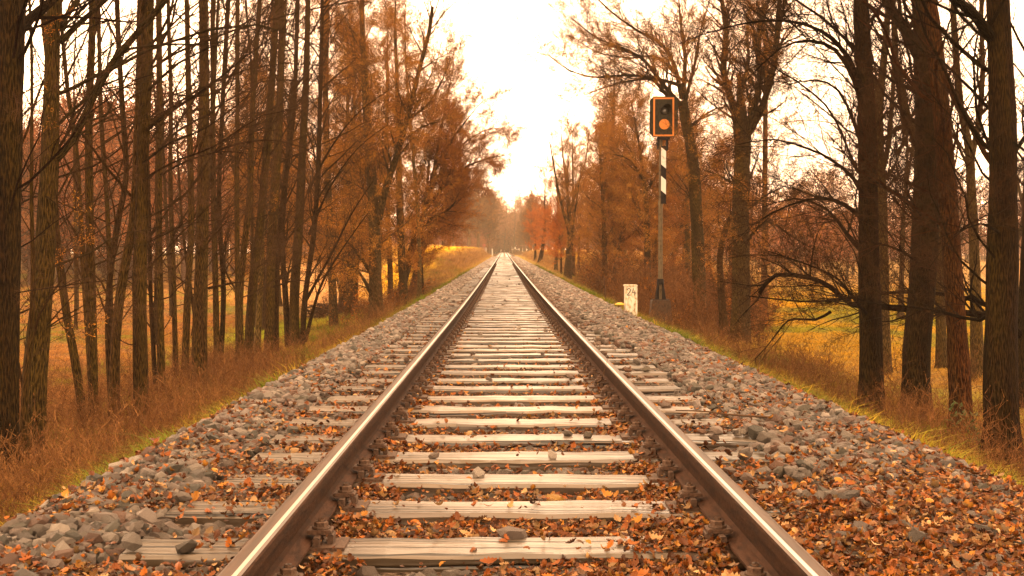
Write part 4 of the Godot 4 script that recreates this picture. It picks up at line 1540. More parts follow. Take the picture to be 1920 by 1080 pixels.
func _ready() -> void:
	var cam := Camera3D.new()
	cam.name = "camera"
	add_child(cam)
	cam.position = Vector3(-0.0535, 0.967, 0.0)
	cam.rotation = Vector3(-atan(50.5 / 2300.0), -atan(15.5 / 2300.0), 0.0)
	cam.fov = rad_to_deg(2.0 * atan(540.0 / 2300.0))
	cam.near = 0.1
	cam.far = 6000.0
	cam.current = true

	var sky := ProceduralSkyMaterial.new()
	sky.sky_top_color = Color(0.46, 0.29, 0.16).linear_to_srgb()
	sky.sky_horizon_color = Color(1.0, 0.67, 0.415).linear_to_srgb()
	sky.sky_curve = 1.1
	sky.sky_energy_multiplier = 2.4
	sky.ground_horizon_color = Color(0.55, 0.36, 0.20).linear_to_srgb()
	sky.ground_bottom_color = Color(0.25, 0.15, 0.07).linear_to_srgb()
	var e := Environment.new()
	e.background_mode = Environment.BG_SKY
	e.sky = Sky.new()
	e.sky.sky_material = sky
	e.tonemap_mode = Environment.TONE_MAPPER_LINEAR
	e.tonemap_exposure = 1.0
	e.fog_enabled = true
	e.fog_density = 0.00042
	e.fog_light_color = Color(1.0, 0.84, 0.62).linear_to_srgb()
	e.sdfgi_enabled = true
	e.ssao_enabled = true
	e.ssil_enabled = true
	var around := WorldEnvironment.new()
	around.name = "surroundings"
	around.environment = e
	add_child(around)
	var sun := DirectionalLight3D.new()
	sun.name = "veiled_sun"
	sun.light_color = Color(1.0, 0.74, 0.48).linear_to_srgb()
	sun.light_energy = 0.3
	sun.light_angular_distance = 14.0
	sun.shadow_enabled = true
	sun.rotation = Vector3(deg_to_rad(-38.0), deg_to_rad(170.0), 0.0)
	add_child(sun)

	fine_noise.seed = 3
	fine_noise.frequency = 0.35
	broad_noise.seed = 4
	broad_noise.frequency = 0.045
	make_materials()
	sprays = [make_spray(1, 0, false), make_spray(2, 0, false), make_spray(3, 8, false), make_spray(4, 9, false), make_spray(5, 7, true), make_spray(6, 0, false, 3.6), make_spray(7, 4, false, 3.0)]

	build_ground()
	var bed := build_ballast_bed()
	build_track()
	build_trees()
	build_far_woods()
	build_signal()
	build_kilometre_stone()
	build_far_things()
	build_stones(bed)
	build_leaves(bed)
	build_weeds()
	build_small_things()

func build_trees() -> void:
	var left_alder := {"lit_tint": 1.0, "n": 30, "h0": 1.5, "reach": [1.0, 3.4], "towards": 0.1, "bias": 0.5, "wig": 0.13, "up": [0.0, 0.17, 0.06], "droop": 2.3, "angle": [0.75, 1.6], "each": 0.7, "leaf": 0.0, "bare_below": 5.5, "stout": 0.0058, "kids": [0.0, 2.0, 2.0], "spray": 0.55}
	var left_stem := {"lit_tint": 0.8, "n": 10, "h0": 0.9, "reach": [0.4, 1.3], "wig": 0.12, "leaf": 0.1, "angle": [0.5, 1.0]}
	var right_alder := {"lit_tint": 0.25, "n": 30, "h0": 2.0, "reach": [1.2, 3.6], "towards": PI, "bias": 0.5, "wig": 0.13, "up": [0.0, 0.16, 0.05], "droop": 2.2, "angle": [0.7, 1.2], "leaf": 0.0, "bare_below": 5.5, "stout": 0.0075, "kids": [0.0, 2.6, 2.0], "spray": 0.55, "limb_kids": 7.5, "limb_reach": 0.85, "each": 0.4, "tint": Color(0.5, 0.46, 0.42), "bark": Color(0.020, 0.0105, 0.005)}
	var right_crown := {"lit_tint": 0.9, "n": 14, "h0": 2.2, "reach": [0.8, 2.2], "wig": 0.13, "up": [0.0, 0.08, 0.05], "leaf": 0.4, "limb_kids": 8.0, "limb_reach": 1.05, "each": 0.36, "kids": [0.0, 3.4, 2.0], "spray": 0.56, "bark": Color(0.085, 0.055, 0.026)}
	var right_stem := {"n": 8, "h0": 1.0, "reach": [0.5, 1.4], "wig": 0.13, "leaf": 0.3}
	var brown_crown := {"stout": 0.007, "n": 76, "h0": 1.5, "reach": [1.0, 2.7], "wig": 0.10, "leaf": 0.85, "each": 0.31, "kids": [0.0, 3.6, 2.0], "spray": 0.66, "limb_kids": 4.0, "crowd": 0.9, "bark": Color(0.10, 0.062, 0.026)}
	var sparse_crown := {"stout": 0.009, "n": 52, "h0": 2.0, "reach": [0.8, 2.2], "wig": 0.10, "leaf": 0.75, "each": 0.55, "angle": [0.4, 0.9], "kids": [0.0, 2.6, 2.0], "spray": 0.6, "limb_kids": 3.0, "bark": Color(0.08, 0.048, 0.02)}
	var dark_crown := {"stout": 0.007, "n": 74, "h0": 1.5, "reach": [0.8, 2.2], "wig": 0.12, "leaf": 0.95, "each": 0.28, "kids": [0.0, 3.8, 2.0], "spray": 0.64, "limb_kids": 6.0, "limb_reach": 0.9, "tint": Color(0.85, 0.72, 0.75), "bark": Color(0.06, 0.034, 0.018)}
	var twiggy := {"n": 30, "h0": 1.8, "reach": [0.8, 2.4], "wig": 0.08, "leaf": 0.05, "angle": [0.35, 0.8], "kids": [0.0, 2.4, 2.0], "spray": 0.7, "bark": Color(0.13, 0.09, 0.04)}
	var orange_crown := {"n": 44, "h0": 1.3, "reach": [0.9, 2.4], "wig": 0.12, "leaf": 0.9, "kids": [0.0, 3.4, 2.0], "spray": 0.7, "orange": true}
	var hazy := {"n": 72, "h0": 2.6, "reach": [2.8, 6.0], "wig": 0.08, "leaf": 0.3, "angle": [0.4, 0.95], "kids": [0.0, 2.6, 2.0], "spray": 1.0, "each": 0.6, "stout": 0.014, "far": true, "bark": Color(0.22, 0.13, 0.06), "tint": Color(1.7, 1.6, 1.4)}  # haze painted into the paler bark and the brightened tint
	make_tree("alder_tree", "thick dark alder trunk cut by the left edge of the picture", "", PackedVector3Array([Vector3(-5.03, -1.21, -12.2), Vector3(-5.02, -0.15, -12.2), Vector3(-4.99, 1.02, -12.2), Vector3(-4.95, 2.24, -12.2), Vector3(-4.91, 3.56, -12.2)]), 0.1379, 0.1326, 14, [[0.056, 0.0424, Vector3(-4.85, 3.23, -12.2), Vector3(-4.84, 3.42, -12.49), Vector3(-4.76, 3.59, -12.7), Vector3(-4.61, 3.79, -12.8)], [0.0233, 0.006, Vector3(-4.87, 3.19, -12.2), Vector3(-4.68, 3.34, -11.86), Vector3(-4.55, 3.53, -11.7)]], left_alder.merged({"bark": Color(0.04, 0.022, 0.010), "lit_tint": 0.2}, true), 101)
	make_tree("alder_tree", "very dark alder trunk showing at the upper left corner", "", PackedVector3Array([Vector3(-6.15, -1.37, -14.5), Vector3(-6.1, 0.27, -14.5), Vector3(-6.03, 2.16, -14.5), Vector3(-6, 4.05, -14.5)]), 0.0922, 0.0794, 14, [], left_alder.merged({"bark": Color(0.035, 0.02, 0.009), "lit_tint": 0.2}, true), 102)
	make_tree("alder_tree", "stout olive barked alder with a long limb forking up to the right", "", PackedVector3Array([Vector3(-5.22, -1.1, -13.4), Vector3(-5.17, -0.26, -13.4), Vector3(-5.09, 0.56, -13.4), Vector3(-5.03, 1.49, -13.4), Vector3(-4.98, 2.36, -13.4), Vector3(-4.95, 3.12, -13.4), Vector3(-4.93, 3.82, -13.4)]), 0.1403, 0.071, 15, [[0.0461, 0.0379, Vector3(-4.93, 2.07, -13.4), Vector3(-4.78, 2.3, -13.52), Vector3(-4.63, 2.7, -13.64), Vector3(-4.47, 3.08, -13.74), Vector3(-4.32, 3.33, -13.82), Vector3(-4.06, 3.65, -13.87), Vector3(-3.77, 4.02, -13.9)], [0.0359, 0.0291, Vector3(-4.86, 3.34, -13.4), Vector3(-4.75, 3.56, -13.59), Vector3(-4.56, 3.8, -13.74), Vector3(-4.34, 4.05, -13.8)], [0.0385, 0.0262, Vector3(-4.87, 3.52, -13.4), Vector3(-4.91, 3.8, -13.88), Vector3(-4.86, 4.04, -14.1)]], left_alder.merged({"bark": Color(0.10, 0.066, 0.026), "lit_tint": 1.3}, true), 103)
	make_tree("alder_tree", "thin dark crooked stem beside the stout olive alder", "", PackedVector3Array([Vector3(-5.17, -0.96, -13), Vector3(-5.12, -0.34, -13), Vector3(-5.05, 0.23, -13), Vector3(-5.03, 1.02, -13), Vector3(-5.04, 1.59, -13)]), 0.0424, 0.0198, 6, [[0.0199, 0.0038, Vector3(-5.13, -0.45, -13), Vector3(-5.28, 0.11, -13.14), Vector3(-5.27, 0.56, -13.2)], [0.0224, 0.0038, Vector3(-5.1, -0.11, -13), Vector3(-5.02, 0.39, -13.14), Vector3(-4.8, 0.79, -13.25), Vector3(-4.65, 1.08, -13.3)]], left_stem, 104)
	make_tree("alder_tree", "leaning dark alder that tilts left as it rises", "", PackedVector3Array([Vector3(-5.7, -1.17, -16.6), Vector3(-5.86, -0.34, -16.6), Vector3(-5.96, 0.24, -16.6), Vector3(-6.06, 1.04, -16.6), Vector3(-6.11, 1.76, -16.6), Vector3(-6.08, 2.77, -16.6), Vector3(-6.18, 3.63, -16.6), Vector3(-6.26, 4.5, -16.6)]), 0.0621, 0.0364, 13, [], left_alder, 105)
	make_tree("alder_tree", "slim alder with a slight s bend behind the leaning one", "", PackedVector3Array([Vector3(-6.08, -1.38, -18), Vector3(-6.13, -0.37, -18), Vector3(-6.19, 0.57, -18), Vector3(-6.3, 2.61, -18), Vector3(-6.41, 3.39, -18), Vector3(-6.49, 4.33, -18), Vector3(-6.51, 4.8, -18)]), 0.0505, 0.0263, 13, [], left_alder, 106)
	make_tree("alder_tree", "straight grey brown alder with mossy foot near the leaning alder", "", PackedVector3Array([Vector3(-5.67, -1.23, -16.8), Vector3(-5.68, -0.21, -16.8), Vector3(-5.7, 0.89, -16.8), Vector3(-5.71, 2.72, -16.8), Vector3(-5.66, 3.89, -16.8), Vector3(-5.65, 4.54, -16.8)]), 0.066, 0.046, 14, [], left_alder, 107)
	make_tree("alder_tree", "pole thin alder with a kink near its top", "", PackedVector3Array([Vector3(-6.44, -1.17, -20), Vector3(-6.46, 0.53, -20), Vector3(-6.5, 1.92, -20), Vector3(-6.58, 3.22, -20), Vector3(-6.61, 4.7, -20), Vector3(-6.63, 5.4, -20)]), 0.0486, 0.0292, 13, [[0.0153, 0.0039, Vector3(-6.58, 4.53, -20), Vector3(-6.48, 4.85, -20.07), Vector3(-6.37, 5.11, -20.1)]], left_alder, 108)
	make_tree("alder_tree", "olive alder that leans right from a forked foot", "", PackedVector3Array([Vector3(-5.12, -1.18, -15.9), Vector3(-5.08, -0.07, -15.9), Vector3(-4.98, 0.76, -15.9), Vector3(-4.85, 1.45, -15.9), Vector3(-4.8, 2.07, -15.9), Vector3(-4.76, 2.97, -15.9), Vector3(-4.73, 3.73, -15.9), Vector3(-4.72, 4.42, -15.9)]), 0.0684, 0.0436, 14, [[0.0456, 0.0311, Vector3(-5.12, -1.11, -15.9), Vector3(-5.22, -0.08, -16.05), Vector3(-5.24, 0.75, -16.19), Vector3(-5.15, 1.6, -16.32), Vector3(-5.09, 2.11, -16.43), Vector3(-5.16, 3.05, -16.51), Vector3(-5.23, 4.06, -16.57), Vector3(-5.25, 4.64, -16.6)]], left_alder, 109)
	make_tree("alder_tree", "broad rough barked alder standing closest to the brown weeds", "", PackedVector3Array([Vector3(-4.66, -1.14, -15.6), Vector3(-4.68, -0.12, -15.6), Vector3(-4.68, 0.76, -15.6), Vector3(-4.64, 1.57, -15.6), Vector3(-4.62, 2.39, -15.6), Vector3(-4.57, 3.34, -15.6), Vector3(-4.54, 4.29, -15.6)]), 0.0992, 0.0684, 15, [[0.0269, 0.0046, Vector3(-4.63, 2.59, -15.6), Vector3(-4.14, 2.86, -15.31), Vector3(-3.62, 3.12, -15.05), Vector3(-3.19, 3.42, -14.88), Vector3(-2.79, 3.67, -14.8)], [0.0239, 0.0046, Vector3(-4.61, 3.07, -15.6), Vector3(-4.08, 3.43, -15.31), Vector3(-3.56, 3.62, -15.1), Vector3(-3.08, 3.9, -15)], [0.0239, 0.0046, Vector3(-4.66, 2.18, -15.6), Vector3(-4.16, 2.41, -15.12), Vector3(-3.61, 2.57, -14.76), Vector3(-3.07, 2.93, -14.6)]], left_alder, 110)
	make_tree("alder_tree", "pair of close dark stems right of the broad rough alder", "", PackedVector3Array([Vector3(-5.48, -1.11, -19.5), Vector3(-5.51, 0.03, -19.5), Vector3(-5.52, 1.73, -19.5), Vector3(-5.5, 3.42, -19.5), Vector3(-5.5, 5.12, -19.5)]), 0.062, 0.0463, 14, [[0.0373, 0.0297, Vector3(-5.59, -0.99, -19.5), Vector3(-5.71, 0.36, -19.69), Vector3(-5.77, 1.57, -19.84), Vector3(-5.81, 2.61, -19.9)], [0.0261, 0.0038, Vector3(-5.52, 2.32, -19.5), Vector3(-4.92, 2.55, -19.16), Vector3(-4.37, 2.65, -18.91), Vector3(-3.93, 2.6, -18.8)]], left_alder, 111)
	make_tree("alder_tree", "pale slender alder seen between two dark trunks", "", PackedVector3Array([Vector3(-6.2, -1.19, -23), Vector3(-6.23, 0.46, -23), Vector3(-6.28, 2.36, -23), Vector3(-6.26, 4.06, -23), Vector3(-6.3, 5.86, -23)]), 0.0516, 0.0336, 14, [], left_alder, 112)
	make_tree("alder_tree", "grey alder leaning gently right with a fork at half height", "", PackedVector3Array([Vector3(-5.91, -1.19, -22.5), Vector3(-5.85, 0.28, -22.5), Vector3(-5.77, 1.65, -22.5), Vector3(-5.79, 3.31, -22.5), Vector3(-5.82, 4.97, -22.5), Vector3(-5.83, 5.76, -22.5)]), 0.0673, 0.0452, 14, [[0.0344, 0.011, Vector3(-5.71, -0.11, -22.5), Vector3(-5.97, 1.36, -22.74), Vector3(-6.1, 2.56, -22.92), Vector3(-6.16, 3.46, -23)]], left_alder, 113)
	make_tree("alder_tree", "heavy upright alder with knot scars down its olive trunk", "", PackedVector3Array([Vector3(-5.16, -1.32, -20.6), Vector3(-5.16, -0.2, -20.6), Vector3(-5.12, 1.05, -20.6), Vector3(-5.08, 2.49, -20.6), Vector3(-5.06, 4.01, -20.6), Vector3(-5.06, 5.35, -20.6)]), 0.1309, 0.0715, 16, [[0.0236, 0.004, Vector3(-5.06, 2.13, -20.6), Vector3(-4.81, 2.25, -20.46), Vector3(-4.66, 2.31, -20.4)], [0.0276, 0.004, Vector3(-5, 0.51, -20.6), Vector3(-4.51, 0.61, -20.33), Vector3(-4.22, 0.63, -20.2)], [0.0276, 0.004, Vector3(-5, 2.75, -20.6), Vector3(-4.38, 2.89, -20.12), Vector3(-3.7, 2.9, -19.76), Vector3(-3.07, 2.71, -19.6)]], left_alder, 114)
	make_tree("alder_tree", "alder with two parallel stems rising behind the heavy knotted one", "", PackedVector3Array([Vector3(-5.89, -1.21, -25), Vector3(-5.92, 0.42, -25), Vector3(-5.95, 2.48, -25), Vector3(-5.95, 4.66, -25), Vector3(-5.93, 6.29, -25)]), 0.0654, 0.0457, 14, [[0.0526, 0.0435, Vector3(-5.82, -1.1, -25), Vector3(-5.8, 0.41, -25.18), Vector3(-5.92, 2.17, -25.34), Vector3(-5.86, 4.17, -25.45), Vector3(-5.74, 6.39, -25.5)]], left_alder, 115)
	make_tree("alder_tree", "straight narrow dark alder in the middle of the left grove", "", PackedVector3Array([Vector3(-5.24, -1.13, -24), Vector3(-5.26, 0.65, -24), Vector3(-5.26, 2.42, -24), Vector3(-5.24, 4.2, -24), Vector3(-5.22, 6.07, -24)]), 0.0538, 0.0394, 14, [], left_alder, 116)
	make_tree("alder_tree", "bent olive alder whose stem swings right at mid height", "", PackedVector3Array([Vector3(-5.3, -1.17, -24.5), Vector3(-5.32, 0.22, -24.5), Vector3(-5.21, 1.39, -24.5), Vector3(-5.11, 2.24, -24.5), Vector3(-5.07, 3.52, -24.5), Vector3(-4.97, 5.12, -24.5), Vector3(-4.89, 6.18, -24.5)]), 0.0779, 0.0447, 14, [[0.0281, 0.0048, Vector3(-5.3, 0.22, -24.5), Vector3(-5.69, 0.85, -24.7), Vector3(-5.8, 1.39, -24.8)]], left_alder, 117)
	make_tree("alder_tree", "alder leaning steeply right through the grove", "", PackedVector3Array([Vector3(-5.4, -1.15, -25.5), Vector3(-5.27, 0.41, -25.5), Vector3(-5.11, 1.74, -25.5), Vector3(-4.98, 3.07, -25.5), Vector3(-4.87, 4.4, -25.5), Vector3(-4.79, 5.51, -25.5), Vector3(-4.74, 6.39, -25.5)]), 0.1001, 0.0559, 14, [], left_alder, 118)
	make_tree("alder_tree", "pale smooth young alder in front of a dark thick trunk", "", PackedVector3Array([Vector3(-5.41, -1.34, -26.5), Vector3(-5.32, 0.15, -26.5), Vector3(-5.27, 1.54, -26.5), Vector3(-5.17, 2.8, -26.5), Vector3(-5.04, 3.73, -26.5)]), 0.0749, 0.0461, 9, [], left_stem.merged({"bark": Color(0.17, 0.11, 0.04)}, true), 119)
	make_tree("alder_tree", "dark thick alder behind the pale smooth young one", "", PackedVector3Array([Vector3(-5.3, -1.31, -27.5), Vector3(-5.3, 0.12, -27.5), Vector3(-5.21, 2.04, -27.5), Vector3(-5.08, 3.83, -27.5), Vector3(-5.01, 5.62, -27.5), Vector3(-5.01, 6.82, -27.5)]), 0.1234, 0.0653, 15, [[0.0631, 0.0478, Vector3(-5.15, -1.07, -27.5), Vector3(-5.16, 0.6, -27.65), Vector3(-5.08, 2.05, -27.78), Vector3(-4.86, 3.87, -27.89), Vector3(-4.78, 5.1, -27.97), Vector3(-4.73, 6.93, -28)], [0.0316, 0.0054, Vector3(-5.3, 0.36, -27.5), Vector3(-4.59, 0.55, -27.16), Vector3(-4.1, 0.43, -27)]], left_alder, 120)
	make_tree("alder_tree", "many stemmed alder clump at the right end of the left grove", "", PackedVector3Array([Vector3(-5.26, -1.29, -30.5), Vector3(-5.26, 0.03, -30.5), Vector3(-5.15, 1.62, -30.5), Vector3(-5.05, 3.48, -30.5), Vector3(-4.94, 5.47, -30.5), Vector3(-4.89, 7.46, -30.5)]), 0.1369, 0.0613, 14, [[0.0817, 0.053, Vector3(-5.42, -1.16, -30.5), Vector3(-5.5, 0.03, -30.65), Vector3(-5.6, 1.63, -30.77), Vector3(-5.48, 3.51, -30.86), Vector3(-5.33, 5.53, -30.9)], [0.0759, 0.0464, Vector3(-5.07, -1.23, -30.5), Vector3(-4.97, 0.04, -30.38), Vector3(-4.72, 1.75, -30.27), Vector3(-4.6, 3.45, -30.19), Vector3(-4.51, 6.07, -30.13), Vector3(-4.48, 7.37, -30.1)], [0.0525, 0.009, Vector3(-4.99, -1.03, -30.5), Vector3(-4.56, 0.31, -30.12), Vector3(-4, 1.22, -29.83), Vector3(-3.34, 2.12, -29.7)], [0.0467, 0.009, Vector3(-4.95, 0.03, -30.5), Vector3(-4.32, 1.09, -30.21), Vector3(-3.76, 2.13, -30), Vector3(-3.23, 2.91, -29.9)], [0.0408, 0.006, Vector3(-4.89, 1.62, -30.5), Vector3(-4.3, 2.79, -30.12), Vector3(-3.61, 3.68, -29.83), Vector3(-2.95, 4.19, -29.7)], [0.0408, 0.006, Vector3(-4.91, 2.68, -30.5), Vector3(-4.3, 3.71, -30.12), Vector3(-3.61, 4.53, -29.83), Vector3(-2.82, 5.09, -29.7)]], left_alder, 121)
	make_tree("leafy_alder_tree", "brown leaved alder behind the many stemmed clump", "", PackedVector3Array([Vector3(-5.59, -1.65, -40), Vector3(-5.66, 0.78, -40), Vector3(-5.77, 3.39, -40), Vector3(-5.84, 6.35, -40), Vector3(-5.78, 9.48, -40)]), 0.1391, 0.087, 14, [], brown_crown, 130)
	make_tree("grey_tree", "thick forked tree with low mossy limb at the lawn edge", "", PackedVector3Array([Vector3(-3.99, -0.86, -38), Vector3(-4.03, 0.46, -38), Vector3(-4.06, 1.78, -38), Vector3(-4.13, 3.6, -38), Vector3(-4.26, 5.25, -38), Vector3(-4.36, 7.07, -38), Vector3(-4.42, 8.72, -38)]), 0.223, 0.0743, 13.5, [[0.1236, 0.0496, Vector3(-3.96, 2.12, -38), Vector3(-3.69, 3.09, -37.63), Vector3(-3.29, 4.2, -37.28), Vector3(-2.86, 5.62, -36.98), Vector3(-2.52, 6.87, -36.74), Vector3(-2.26, 7.8, -36.58), Vector3(-2.16, 8.5, -36.5)], [0.0872, 0.0149, Vector3(-4.06, 0.46, -38), Vector3(-4.51, 1.16, -37.62), Vector3(-4.83, 1.58, -37.33), Vector3(-5.3, 1.74, -37.2)], [0.08, 0.0112, Vector3(-4.09, -0.2, -38), Vector3(-4.36, 0.47, -37.42), Vector3(-4.79, 0.96, -36.99), Vector3(-5.41, 1.12, -36.8)], [0.0582, 0.0112, Vector3(-3.07, 5.34, -38), Vector3(-2.41, 5.69, -37.52), Vector3(-1.9, 6.45, -37.16), Vector3(-1.64, 7.07, -37)], [0.0582, 0.0112, Vector3(-3.3, 4.59, -38), Vector3(-2.56, 5.02, -37.32), Vector3(-2.06, 5.14, -37)]], brown_crown, 131)
	make_tree("leafy_alder_tree", "dark leaved alder with a slanting trunk and overhanging right limb", "", PackedVector3Array([Vector3(-4.46, -0.78, -50), Vector3(-3.89, 1.17, -50), Vector3(-3.3, 2.91, -50), Vector3(-2.87, 4.65, -50), Vector3(-2.59, 6.39, -50)]), 0.2065, 0.0538, 10.2, [[0.0861, 0.0147, Vector3(-3.19, 3.13, -50), Vector3(-2.29, 4.17, -49.27), Vector3(-1.42, 4.76, -48.64), Vector3(-0.67, 4.98, -48.2), Vector3(0.17, 5.13, -48.01)], [0.0861, 0.0147, Vector3(-2.87, 4.65, -50), Vector3(-2.07, 5.86, -49.04), Vector3(-1.41, 6.63, -48.32), Vector3(-0.88, 7.22, -48.01)], [0.0765, 0.0147, Vector3(-3.09, 3.78, -50), Vector3(-2.13, 5.35, -50.48), Vector3(-1.26, 6.15, -50.84), Vector3(-0.49, 6.5, -51)], [0.0861, 0.0147, Vector3(-3.63, 2.04, -50), Vector3(-2.95, 2.68, -49.52), Vector3(-2.18, 3.09, -49.16), Vector3(-1.81, 3.73, -49)]], dark_crown, 132)
	make_tree("leafy_alder_tree", "tall russet alder in the dense thicket left of the line", "", PackedVector3Array([Vector3(-3.7, -0.71, -45), Vector3(-3.82, 1.74, -45), Vector3(-3.9, 4.67, -45), Vector3(-3.96, 7.61, -45), Vector3(-4.02, 9.57, -45)]), 0.1663, 0.0484, 11.8, [], brown_crown, 133)
	make_tree("leafy_alder_tree", "russet alder at the back of the thicket over the pale field", "", PackedVector3Array([Vector3(-6.64, -0.69, -54), Vector3(-6.55, 1.89, -54), Vector3(-6.45, 5.42, -54), Vector3(-6.36, 8.94, -54)]), 0.1643, 0.0517, 12.5, [], brown_crown, 134)
	make_tree("leafy_alder_tree", "rounded russet alder at the front corner of the thicket", "", PackedVector3Array([Vector3(-3.48, -0.64, -51), Vector3(-3.52, 1.4, -51), Vector3(-3.3, 3.4, -51), Vector3(-3.12, 5.39, -51)]), 0.1441, 0.0366, 8.6, [], dark_crown, 135)
	make_tree("bare_tree", "thin pale bare tree rising out of the russet crowns", "", PackedVector3Array([Vector3(-3.36, -0.5, -48), Vector3(-3.36, 1.79, -48), Vector3(-3.57, 4.92, -48), Vector3(-3.82, 8.05, -48), Vector3(-3.9, 10.35, -48)]), 0.0939, 0.023, 12.8, [[0.0551, 0.0094, Vector3(-3.57, 6.8, -48), Vector3(-3.04, 7.77, -47.52), Vector3(-2.57, 8.75, -47.16), Vector3(-2.43, 9.44, -47)], [0.0459, 0.0094, Vector3(-3.7, 7.01, -48), Vector3(-3.32, 8.58, -48.68), Vector3(-3.13, 9.69, -49)]], twiggy, 136)
	make_tree("bare_tree", "small bare tree on the lawn behind a dark brush heap", "", PackedVector3Array([Vector3(-6.94, -0.97, -52), Vector3(-6.87, 0.73, -52), Vector3(-6.8, 2.54, -52), Vector3(-6.71, 4.35, -52)]), 0.0904, 0.0187, 6.2, [[0.0497, 0.0102, Vector3(-6.94, -0.63, -52), Vector3(-7.34, 0.96, -52.48), Vector3(-7.69, 2.33, -52.84), Vector3(-7.88, 3.49, -53)], [0.0497, 0.0102, Vector3(-6.89, -0.17, -52), Vector3(-6.51, 1.4, -51.32), Vector3(-6.32, 2.51, -51)]], twiggy, 137)
	make_tree("dark_alder_tree", "dark straight alder with long arching limbs reaching left", "", PackedVector3Array([Vector3(5.09, -1.25, -17), Vector3(5.06, -0.22, -17), Vector3(5.01, 0.89, -17), Vector3(4.99, 2.37, -17), Vector3(4.95, 3.48, -17), Vector3(4.88, 4.59, -17)]), 0.17, 0.1035, 15, [[0.0488, 0.0067, Vector3(4.94, 3, -17), Vector3(4.71, 3.43, -16.7), Vector3(4.38, 3.79, -16.44), Vector3(3.97, 3.87, -16.22), Vector3(3.55, 3.74, -16.07), Vector3(3.12, 3.33, -16)], [0.0455, 0.0067, Vector3(4.95, 3.25, -17), Vector3(4.59, 3.7, -16.56), Vector3(4.13, 3.98, -16.15), Vector3(3.56, 4.06, -15.83), Vector3(2.9, 3.96, -15.6), Vector3(2.28, 3.76, -15.5)], [0.0358, 0.0067, Vector3(5, 1.74, -17), Vector3(4.71, 2.09, -16.7), Vector3(4.34, 2.32, -16.44), Vector3(4, 2.44, -16.22), Vector3(3.48, 2.56, -16.07), Vector3(2.98, 2.48, -16)], [0.0423, 0.0067, Vector3(5.01, 1.48, -17), Vector3(4.6, 1.73, -16.71), Vector3(4.21, 1.81, -16.45), Vector3(3.74, 1.71, -16.28), Vector3(3.37, 1.53, -16.2)], [0.039, 0.0067, Vector3(5.04, 0.96, -17), Vector3(4.82, 1.34, -17.37), Vector3(4.6, 1.72, -17.68), Vector3(4.19, 1.88, -17.9), Vector3(3.75, 1.76, -18)], [0.0358, 0.0067, Vector3(4.97, 2.37, -17), Vector3(4.88, 2.92, -17.29), Vector3(4.73, 3.4, -17.55), Vector3(4.46, 3.58, -17.72), Vector3(4.09, 3.53, -17.8)], [0.0293, 0.005, Vector3(5.06, 0.15, -17), Vector3(4.7, 0.46, -16.63), Vector3(4.38, 0.75, -16.32), Vector3(3.83, 0.96, -16.1), Vector3(3.39, 1.1, -16)], [0.0293, 0.005, Vector3(4.98, 2.66, -17), Vector3(5.13, 2.96, -16.66), Vector3(5.3, 3.12, -16.5)]], right_alder, 201)
	make_tree("dark_alder_tree", "broad grooved alder that forks high over the line", "", PackedVector3Array([Vector3(5.9, -1.1, -17.6), Vector3(5.9, -0.34, -17.6), Vector3(5.98, 0.73, -17.6), Vector3(6.01, 2.42, -17.6), Vector3(6, 3.56, -17.6), Vector3(5.94, 4.71, -17.6)]), 0.2043, 0.155, 15, [[0.0909, 0.0689, Vector3(5.91, 3.87, -17.6), Vector3(5.85, 4.31, -17.98), Vector3(5.73, 4.68, -18.27), Vector3(5.59, 5.04, -18.4)], [0.037, 0.0069, Vector3(6.07, 1.5, -17.6), Vector3(5.58, 1.82, -17.16), Vector3(5.02, 2.06, -16.78), Vector3(4.65, 2.33, -16.52), Vector3(4.34, 2.5, -16.4)], [0.0303, 0.0052, Vector3(5.96, 0.89, -17.6), Vector3(5.5, 1.11, -17.12), Vector3(5.01, 1.22, -16.76), Vector3(4.57, 1.25, -16.6)], [0.037, 0.0069, Vector3(5.85, 3.41, -17.6), Vector3(5.32, 3.48, -17.05), Vector3(4.96, 3.63, -16.58), Vector3(4.58, 3.72, -16.25), Vector3(4.19, 4.18, -16.1)]], right_alder, 202)
	make_tree("dark_alder_tree", "reddish barked alder leaning left against the broad grooved one", "", PackedVector3Array([Vector3(5.68, -1.28, -15.2), Vector3(5.61, -0.29, -15.2), Vector3(5.52, 0.9, -15.2), Vector3(5.43, 2.09, -15.2), Vector3(5.36, 2.88, -15.2), Vector3(5.28, 3.61, -15.2), Vector3(5.19, 4.2, -15.2)]), 0.1398, 0.0912, 14, [[0.0465, 0.0264, Vector3(5.35, 3.34, -15.2), Vector3(5.45, 2.97, -14.98), Vector3(5.56, 2.64, -14.79), Vector3(5.69, 2.27, -14.66), Vector3(5.89, 1.92, -14.6)], [0.0233, 0.0045, Vector3(5.45, 1.69, -15.2), Vector3(4.85, 1.85, -14.53), Vector3(4.37, 1.94, -14.02), Vector3(3.94, 2.1, -13.8)], [0.0233, 0.0045, Vector3(5.51, 1.29, -15.2), Vector3(5.01, 1.38, -14.65), Vector3(4.6, 1.52, -14.18), Vector3(4.25, 1.81, -13.85), Vector3(3.97, 2.04, -13.7)], [0.0262, 0.0074, Vector3(5.4, 3.14, -15.2), Vector3(5.75, 3.61, -15.61), Vector3(6.1, 3.99, -15.8)]], right_alder.merged({"bark": Color(0.075, 0.027, 0.011)}, true), 203)
